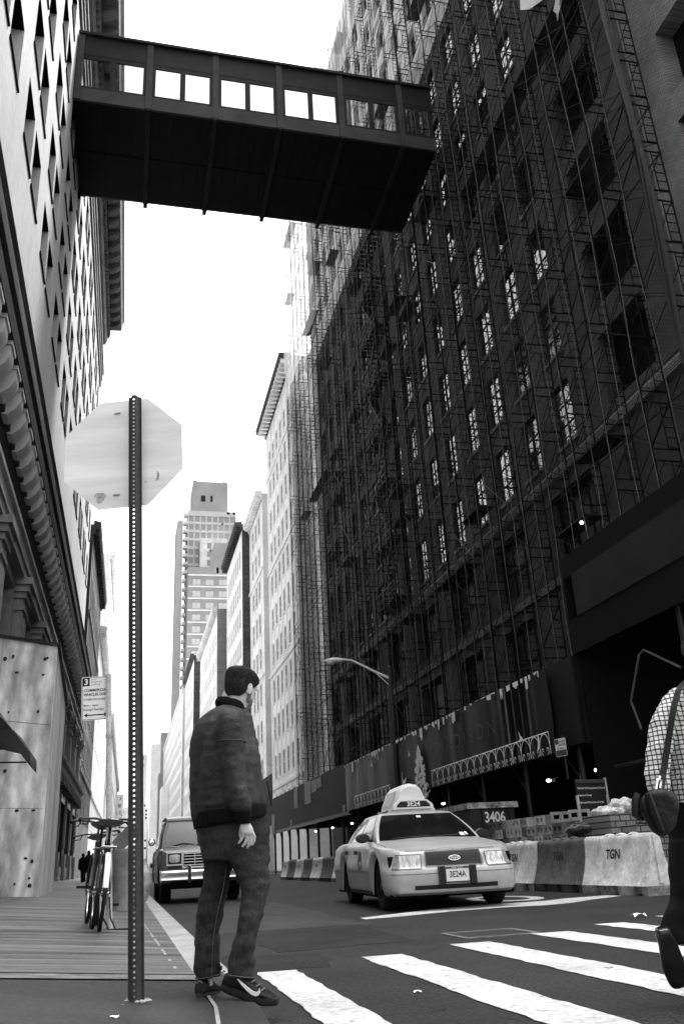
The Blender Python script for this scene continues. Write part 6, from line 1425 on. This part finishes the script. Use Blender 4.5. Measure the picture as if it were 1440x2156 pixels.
# ---- man with the checked shirt and bag at the right edge
Y2 = 4.0
M_check = bpy.data.materials.new('checked_shirt'); M_check.use_nodes = True
n_ = M_check.node_tree.nodes; l_ = M_check.node_tree.links; tc_ = n_.new('ShaderNodeAttribute'); tc_.attribute_name = 'rest'; sx_ = n_.new('ShaderNodeSeparateXYZ'); l_.new(tc_.outputs['Vector'], sx_.inputs[0])
def mth(op, a, b=None):
    q = n_.new('ShaderNodeMath'); q.operation = op
    for i, z in enumerate((a, b)):
        if z is None: continue
        if isinstance(z, (int, float)): q.inputs[i].default_value = z
        else: l_.new(z, q.inputs[i])
    return q.outputs[0]
ux = mth('SUBTRACT', mth('MULTIPLY', sx_.outputs[0], .85), mth('MULTIPLY', sx_.outputs[1], .53)); CH = 0.0235
lines = [mth('LESS_THAN', mth('FRACT', mth('DIVIDE', mth('ADD', c_, 40.0), CH)), w_) for c_, w_ in ((ux, .27), (sx_.outputs[2], .30))]
dk = mth('ADD', mth('MULTIPLY', lines[0], .62), mth('MULTIPLY', lines[1], .66)); vv = mth('MAXIMUM', mth('SUBTRACT', .60, mth('MULTIPLY', dk, .78)), .02)
cc_ = n_.new('ShaderNodeCombineColor'); [l_.new(vv, cc_.inputs[i]) for i in range(3)]; l_.new(cc_.outputs[0], n_['Principled BSDF'].inputs['Base Color']); n_['Principled BSDF'].inputs['Roughness'].default_value = .8; n_['Principled BSDF'].inputs['Specular IOR Level'].default_value = .1
M_trou = mat('black_trousers', .004, .8, noise=(6, .5)); M_leather = mat('black_leather', .006, .5, noise=(6, .5), bump=(40, .3)); M_shine = mat('polished_shoe', .010, .18, noise=(5, .4))
M2 = empty('person', at(1460, 2060, Y2), label='walking man cut off by the right edge in a checked shirt and black trousers', cat='person')
b2 = [loft_mb([ring(1440, 1440, 1520, 1440, Y2, .10), ring(1420, 1480, 1540, 1480, Y2, .13), ring(1415, 1600, 1530, 1600, Y2, .12), ring(1420, 1720, 1530, 1720, Y2, .12), ring(1425, 1790, 1530, 1790, Y2, .11)]),
      loft_mb([ring(1428, 1780, 1480, 1780, Y2-.02, .08), ring(1425, 1900, 1470, 1900, Y2, .06), ring(1412, 1980, 1440, 1980, Y2+.02, .04)]), loft_mb([ring(1480, 1780, 1530, 1780, Y2+.05, .08), ring(1500, 1900, 1550, 1900, Y2+.2, .06), ring(1520, 2040, 1560, 2040, Y2+.35, .045)]),
      loft_mb([ring(1390, 1480, 1420, 1480, Y2, .045), ring(1375, 1560, 1405, 1560, Y2-.03, .04), ring(1376, 1640, 1400, 1640, Y2-.06, .032), ring(1380, 1680, 1400, 1680, Y2-.08, .026)]), loft_mb([ring(1540, 1480, 1570, 1480, Y2, .045), ring(1550, 1640, 1580, 1640, Y2, .035), ring(1556, 1690, 1576, 1690, Y2, .024), ring(1555, 1712, 1578, 1712, Y2, .02), ring(1557, 1722, 1576, 1722, Y2, .014)]),
      loft_mb([ring(1380, 1676, 1400, 1676, Y2-.08, .026), ring(1382, 1692, 1406, 1692, Y2-.09, .022), ring(1388, 1704, 1408, 1704, Y2-.09, .015)])]
for i in range(4): b2.append(tube_mb([at(1387+5.5*i, 1702, Y2-.09), at(1388+5.5*i, 1713, Y2-.10), at(1390+5.5*i, 1720, Y2-.085)], [.010, .0095, .008], 8))
for i in range(4): b2.append(tube_mb([at(1558.5+5.2*i, 1720, Y2-.005), at(1558+5.2*i, 1732, Y2-.012), at(1559+5*i, 1741-abs(i-1.5)*2, Y2-.006)], [.009, .0085, .007], 8))
b2.append(tube_mb([at(1558, 1700, Y2-.02), at(1552, 1712, Y2-.03), at(1551, 1722, Y2-.028)], [.011, .0105, .008], 8))
b2.append(tube_mb([at(1402, 1690, Y2-.11), at(1408, 1700, Y2-.12), at(1409, 1710, Y2-.11)], [.012, .011, .009], 8))
P2, W2, h2, ax2 = head_mb(at(1484, 1428, Y2), (.3, .95, -.05), (0, 0, 1), 1.0)
b2 += h2+[tube_mb([at(1482, 1450, Y2), at(1482, 1400, Y2)], [.07, .06], 12)]
union('body', b2, M_skin, M2, .0065, smooth=3)
mb = MB(); mb.loft([[P2(z, a0+(6.28318-2*a0)*k/20, off=.01) for k in range(21)] for z, a0 in ((.05, 2.1), (.11, 1.8), (.15, 1.0), (.19, .5), (.225, .1))]+[[W2(-.03, 0, .245)]*21], cap=False, closed=False); mb.build('hair', M_hair, M2, sharp=180)
sh2 = union('shirt', [loft_mb([ring(1446, 1434, 1512, 1430, Y2, .09), ring(1420, 1446, 1535, 1442, Y2, .13), ring(1400, 1470, 1556, 1466, Y2, .15), ring(1394, 1540, 1560, 1540, Y2, .17), ring(1396, 1600, 1556, 1600, Y2, .175), ring(1398, 1650, 1556, 1650, Y2, .175), ring(1408, 1680, 1552, 1680, Y2, .165), ring(1416, 1697, 1546, 1697, Y2, .15)]),
    loft_mb([ring(1402, 1462, 1432, 1456, Y2-.03, .06), ring(1386, 1486, 1424, 1484, Y2-.05, .075), ring(1374, 1520, 1416, 1520, Y2-.06, .075), ring(1366, 1560, 1412, 1560, Y2-.07, .072), ring(1361, 1595, 1408, 1595, Y2-.08, .07), ring(1362, 1630, 1406, 1630, Y2-.09, .066), ring(1369, 1660, 1406, 1660, Y2-.10, .058), ring(1378, 1684, 1406, 1682, Y2-.10, .046)]),
    loft_mb([ring(1530, 1456, 1560, 1462, Y2, .06), ring(1540, 1520, 1584, 1520, Y2, .07), ring(1545, 1640, 1590, 1640, Y2, .06), ring(1551, 1682, 1582, 1682, Y2, .045)])], M_check, M2, .010, [((8, 8, 10), .012), ((16, 16, 26), .007)], 3)
tr2 = union('trousers', [loft_mb([ring(1414, 1685, 1546, 1685, Y2, .155), ring(1412, 1730, 1548, 1730, Y2, .16), ring(1420, 1790, 1546, 1790, Y2, .15)]), loft_mb([ring(1416, 1770, 1490, 1770, Y2-.02, .12), ring(1418, 1850, 1486, 1850, Y2-.01, .105), ring(1416, 1890, 1480, 1890, Y2, .095), ring(1404, 1930, 1470, 1930, Y2+.01, .088), ring(1392, 1962, 1462, 1962, Y2+.02, .08), ring(1393, 1990, 1455, 1985, Y2+.02, .07)]), loft_mb([ring(1470, 1770, 1546, 1770, Y2+.04, .12), ring(1490, 1880, 1560, 1880, Y2+.18, .10), ring(1510, 2050, 1570, 2050, Y2+.34, .085)])], M_trou, M2, .012, [((6, 6, 14), .010)], 4)
hA, tA = at(1402, 1968, Y2-.05), at(1428, 2072, Y2+.05)
up_, so_, (h, ax, un, sd_) = shoe('x', hA, tA, (.35, .9, .35), .285, 1.05); s2 = union('shoe', [up_], M_shine, M2, .006, None, 3); so_.build('sole', M_sole, s2)
up_, so_, _q = shoe('x', at(1535, 2066, Y2+.36), at(1575, 2060, Y2+.62), (0, 0, 1), .285); s3 = union('shoe', [up_], M_shine, M2, .007, None, 3); so_.build('sole', M_sole, s3)
# his bag: hangs from the shoulder strap
Y3 = Y2-.22
BG = empty('shoulder_bag', at(1385, 1760, Y3), label='black leather shoulder bag with a bright metal clip hanging on the walking man', cat='bag')
def bagring(k, Yo, grow=0):
    pts = [(1354, 1672), (1372, 1661), (1400, 1660), (1424, 1672), (1430, 1700), (1424, 1738), (1408, 1758), (1390, 1764), (1372, 1752), (1358, 1730), (1345, 1705), (1346, 1685)]
    cx, cy = 1388, 1712; return [at(cx+(x-cx)*k, cy+(y-cy)*k, Y3+Yo) for x, y in pts]
union('pouch', [loft_mb([bagring(.80, -.075), bagring(.97, -.06), bagring(1, -.03), bagring(1, .03), bagring(.97, .06), bagring(.8, .075)])], M_leather, BG, .008, [((14, 14, 14), .006)], 3)
mb = MB(); mb.path([at(1340, 1672, Y3-.02), at(1337, 1690, Y3-.03), at(1338, 1716, Y3-.03), at(1344, 1722, Y3-.02)], [.014, .02, .02, .012], 8); mb.path([at(1362, 1672, Y3-.075), at(1376, 1712, Y3-.085), at(1392, 1750, Y3-.08)], [.016, .02, .014], 8); mb.build('piping', M_leather, BG)
mb = MB(); SW = V((.017, 0, 0)); pts = [at(1391, 1662, Y3-.02), at(1394, 1640, Y3), at(1402, 1590, Y2-.17), at(1410, 1540, Y2-.19), at(1418, 1490, Y2-.175), at(1428, 1452, Y2-.14), at(1440, 1436, Y2-.05), at(1446, 1432, Y2+.02), at(1440, 1450, Y2+.16), at(1420, 1560, Y2+.19), at(1410, 1650, Y2+.12), at(1400, 1680, Y3+.07)]
mb.loft([[p-SW, p+SW, p+SW+V((0, .006, 0)), p-SW+V((0, .006, 0))] for p in pts], sm=False); st_ = mb.build('strap', M_leather, BG)
mb = MB(); c = at(1386, 1646, Y3-.03); mb.path([at(1380, 1662, Y3-.03), at(1383, 1643, Y3-.03), at(1387, 1640, Y3-.03), at(1391, 1643, Y3-.03), at(1389, 1660, Y3-.03)], .007, 6); mb.bar(at(1386, 1642, Y3-.03), at(1388, 1634, Y3-.03), .008, 6); mb.build('clip', M_chr, BG)
# ---- dark figures far down the left pavement
for i, (x, yb, yt, Yp, lb) in enumerate(((188, 1860, 1790, 43, 'tiny dark figure walking far down the left pavement beside the shopfronts'), (176, 1858, 1796, 50, 'smaller dark figure close to the shop wall behind the first far figure'))):
    e = empty('person', at(x, yb, Yp), label=lb, cat='person'); h = yt-yb; Q = lambda dx, t, hd, w: ring(x+dx-w, yb+h*t, x+dx+w, yb+h*t, Yp, hd, 10)
    union('body', [loft_mb([Q(0, .86, .05, 2.5), Q(0, .9, .09, 3.6), Q(0, .95, .10, 4), Q(0, 1, .05, 2)]), loft_mb([Q(0, .45, .13, 6), Q(0, .6, .13, 6.5), Q(0, .78, .14, 8.5), Q(0, .85, .1, 5), Q(0, .88, .05, 2.5)]), loft_mb([Q(-3, .0, .10, 2.5), Q(-3, .25, .08, 3), Q(-2.5, .5, .1, 4)]), loft_mb([Q(3, .02, .10, 2.5), Q(3, .25, .08, 3), Q(2.5, .5, .1, 4)]), loft_mb([Q(-9.5, .42, .05, 1.6), Q(-9, .6, .06, 2), Q(-7, .8, .07, 2.4)]), loft_mb([Q(9.5, .42, .05, 1.6), Q(9, .6, .06, 2), Q(7, .8, .07, 2.4)])], M_trou, e, .04, smooth=2)
